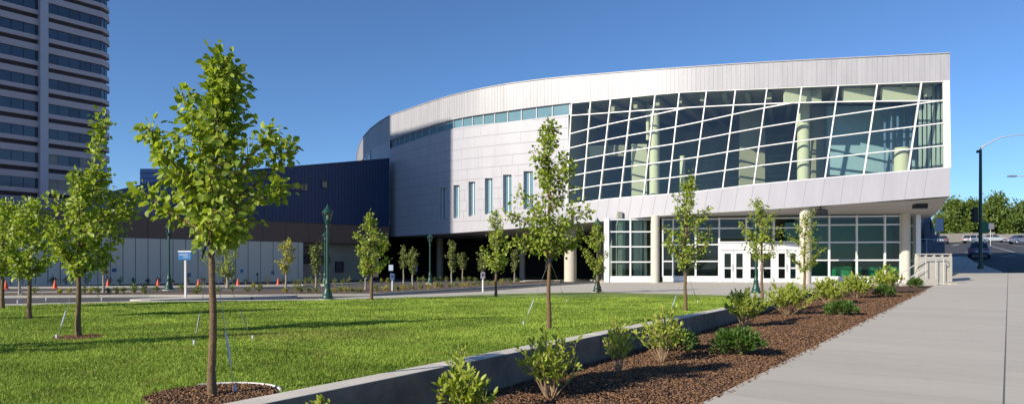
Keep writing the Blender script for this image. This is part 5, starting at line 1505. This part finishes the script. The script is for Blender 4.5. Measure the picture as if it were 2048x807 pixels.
q = W_(1969, 455, d, B); MB().box((q.x, q.y - .0, q.z), (.55, .25, .9)).build('pedestrian_signal', M['signgreen'], o, bevel=.04)
o = empty('street_lamp', P(2120, 470, 75), 0, 'second street lamp reaching in from beyond the right edge', 'street lamp')
B = P(2120, 470, 75)
B.z = tz(B); o.location = B
MB().tube([(0, 0, 0), P(2120, 354, 75) - B, P(2118, 352, 75) - B, P(2060, 352, 75) - B, P(2030, 352, 75) - B], [.12, .09, .07, .05, .045], 10).build('pole', M['steel'], o, smooth_=True)
q = P(2024, 352, 75) - B; MB().box(tuple(q), (.95, .3, .17)).build('lamp_head', M['lav'], o, bevel=.06)
B = ter(1981, 490); B.z = tz(B); o = empty('street_sign', B, 0, 'small white sign on a post just right of the traffic signal pole, before the trees', 'sign')
q = P(1981, 452, B.y) - B; MB().tube([(0, 0, 0), q], .05, 8).build('post', M['steel'], o); MB().box((q.x, q.y - .06, q.z), (1.0, .04, .9)).build('panel', M['lav'], o)
# parapet beyond the road
A_, B_ = P(1874, 0, 139), P(2064, 0, 143)
o = MB(); n_p = Vector((-(B_ - A_).y, (B_ - A_).x, 0)).normalized() * .5
def seg(k0, k1, h_):
    a, b = A_.lerp(B_, k0), A_.lerp(B_, k1)
    return [(a.x, a.y, tz(a) - .5), (b.x, b.y, tz(b) - .5), (b.x, b.y, tz(b) + h_), (a.x, a.y, tz(a) + h_)], [(a.x + n_p.x, a.y + n_p.y, tz(a) - .5), (b.x + n_p.x, b.y + n_p.y, tz(b) - .5), (b.x + n_p.x, b.y + n_p.y, tz(b) + h_), (a.x + n_p.x, a.y + n_p.y, tz(a) + h_)]
o.hexa(*seg(0, .60, 1.6)); o.hexa(*seg(.603, 1, 1.2))
tag(o.build('parapet_wall', M['parapet']), 'low pale concrete parapet along the top of the street, below the big trees', 'wall')

# ------------------------------------------------------------------ cars
def car(px, py, heading, paint, label, hatch=False, sc_=1.0):
    B = ter(px, py)
    if B.y > 150: B = P(px, 0, 128)
    B.z = tz(B) - .12
    o = empty('parked_car', B, heading, label, 'car', 'cars on the rising street')
    # side profile, x forward
    lo = [(-2.2, .32), (-2.25, .62), (-2.15, .92), (-1.2, .98), (.75, .95), (1.75, .82), (2.2, .66), (2.25, .36)]
    g = MB(); n = len(lo)
    rings = []
    for y_, k in ((-.88, .94), (-.80, 1), (.80, 1), (.88, .94)):
        rings.append([(x * (1 if abs(y_) < .85 else .985), y_, .32 + (z - .32) * k) for x, z in lo])
    vs = sum(rings, []); fs = [tuple(range(n)), tuple(range(3 * n, 4 * n))[::-1]]
    for r_ in range(3):
        for i in range(n): j = (i + 1) % n; fs.append((r_ * n + i, (r_ + 1) * n + i, (r_ + 1) * n + j, r_ * n + j))
    g.add(vs, fs); g.build('body', M[paint], o, smooth_=True)
    xr, xr2 = (-2.05, -1.75) if hatch else (-1.75, -1.05)
    zr = 1.45
    base_ = [(xr, -.76, .95), (1.05, -.76, .93), (1.05, .76, .93), (xr, .76, .95)]; top_ = [(xr2, -.58, zr - .04), (.2, -.58, zr - .04), (.2, .58, zr - .04), (xr2, .58, zr - .04)]
    MB().hexa(base_, top_).build('windows', M['carglass'], o)
    r_ = MB(); r_.hexa([(xr2 - .04, -.6, zr - .045), (.24, -.6, zr - .045), (.24, .6, zr - .045), (xr2 - .04, .6, zr - .045)], [(xr2 + .06, -.52, zr + .03), (.1, -.52, zr + .03), (.1, .52, zr + .03), (xr2 + .06, .52, zr + .03)])
    for s_ in (-1, 1):
        for (x0, x1) in ((xr, xr2), (1.05, .2), (-.4, -.38)):
            r_.tube([(x0, .77 * s_, .94), (x1, .6 * s_, zr - .03)], .035, 5)
    r_.build('roof', M[paint], o)
    for x in (-1.35, 1.4):
        for s_ in (-1, 1):
            wv = MB(); c = Vector((x, s_ * .80, .33)); wv.tube([c - Vector((0, .11 * s_, 0)), c + Vector((0, .09 * s_, 0))], [.33, .33], 18); wo = wv.build('wheel', M['tyre'], o)
            MB().tube([c + Vector((0, .085 * s_, 0)), c + Vector((0, .10 * s_, 0))], [.21, .19], 12).build('rim', M['rim'], wo)
    for s_ in (-1, 1):
        MB().box((-2.23, .62 * s_, .78), (.05, .34, .16)).build('tail_light', M['redlight'], o)
        MB().box((2.2, .6 * s_, .62), (.08, .34, .14)).build('headlight', M['headlight'], o)
        MB().box((.75, .95 * s_, 1.0), (.16, .2, .12)).build('mirror', M[paint], o)
    MB().box((-2.27, 0, .6), (.03, .5, .13)).build('licence_plate', M['plate'], o)
    MB().box((-2.24, 0, .42), (.08, 1.5, .16)).build('bumper', M['black'], o); MB().box((2.24, 0, .42), (.06, 1.5, .16)).build('bumper', M['black'], o)
    return o
uh = math.atan2(U.y, U.x)
car(1959, 513, uh, 'bluecar', 'blue grey sedan seen from behind, half hidden by the signal pole')
car(1949, 485, uh - R(35), 'silver', 'silver hatchback left of the signal pole, before the low parapet', True)
car(1988, 483, uh - R(75), 'silver', 'silver sedan parked sideways just right of the signal pole')
car(2046, 486, uh - R(60), 'bluecar', 'blue grey car cut off by the right edge of the picture')
car(1885, 480, uh, 'navycar', 'dark car partly hidden behind the blue twin panel sign')
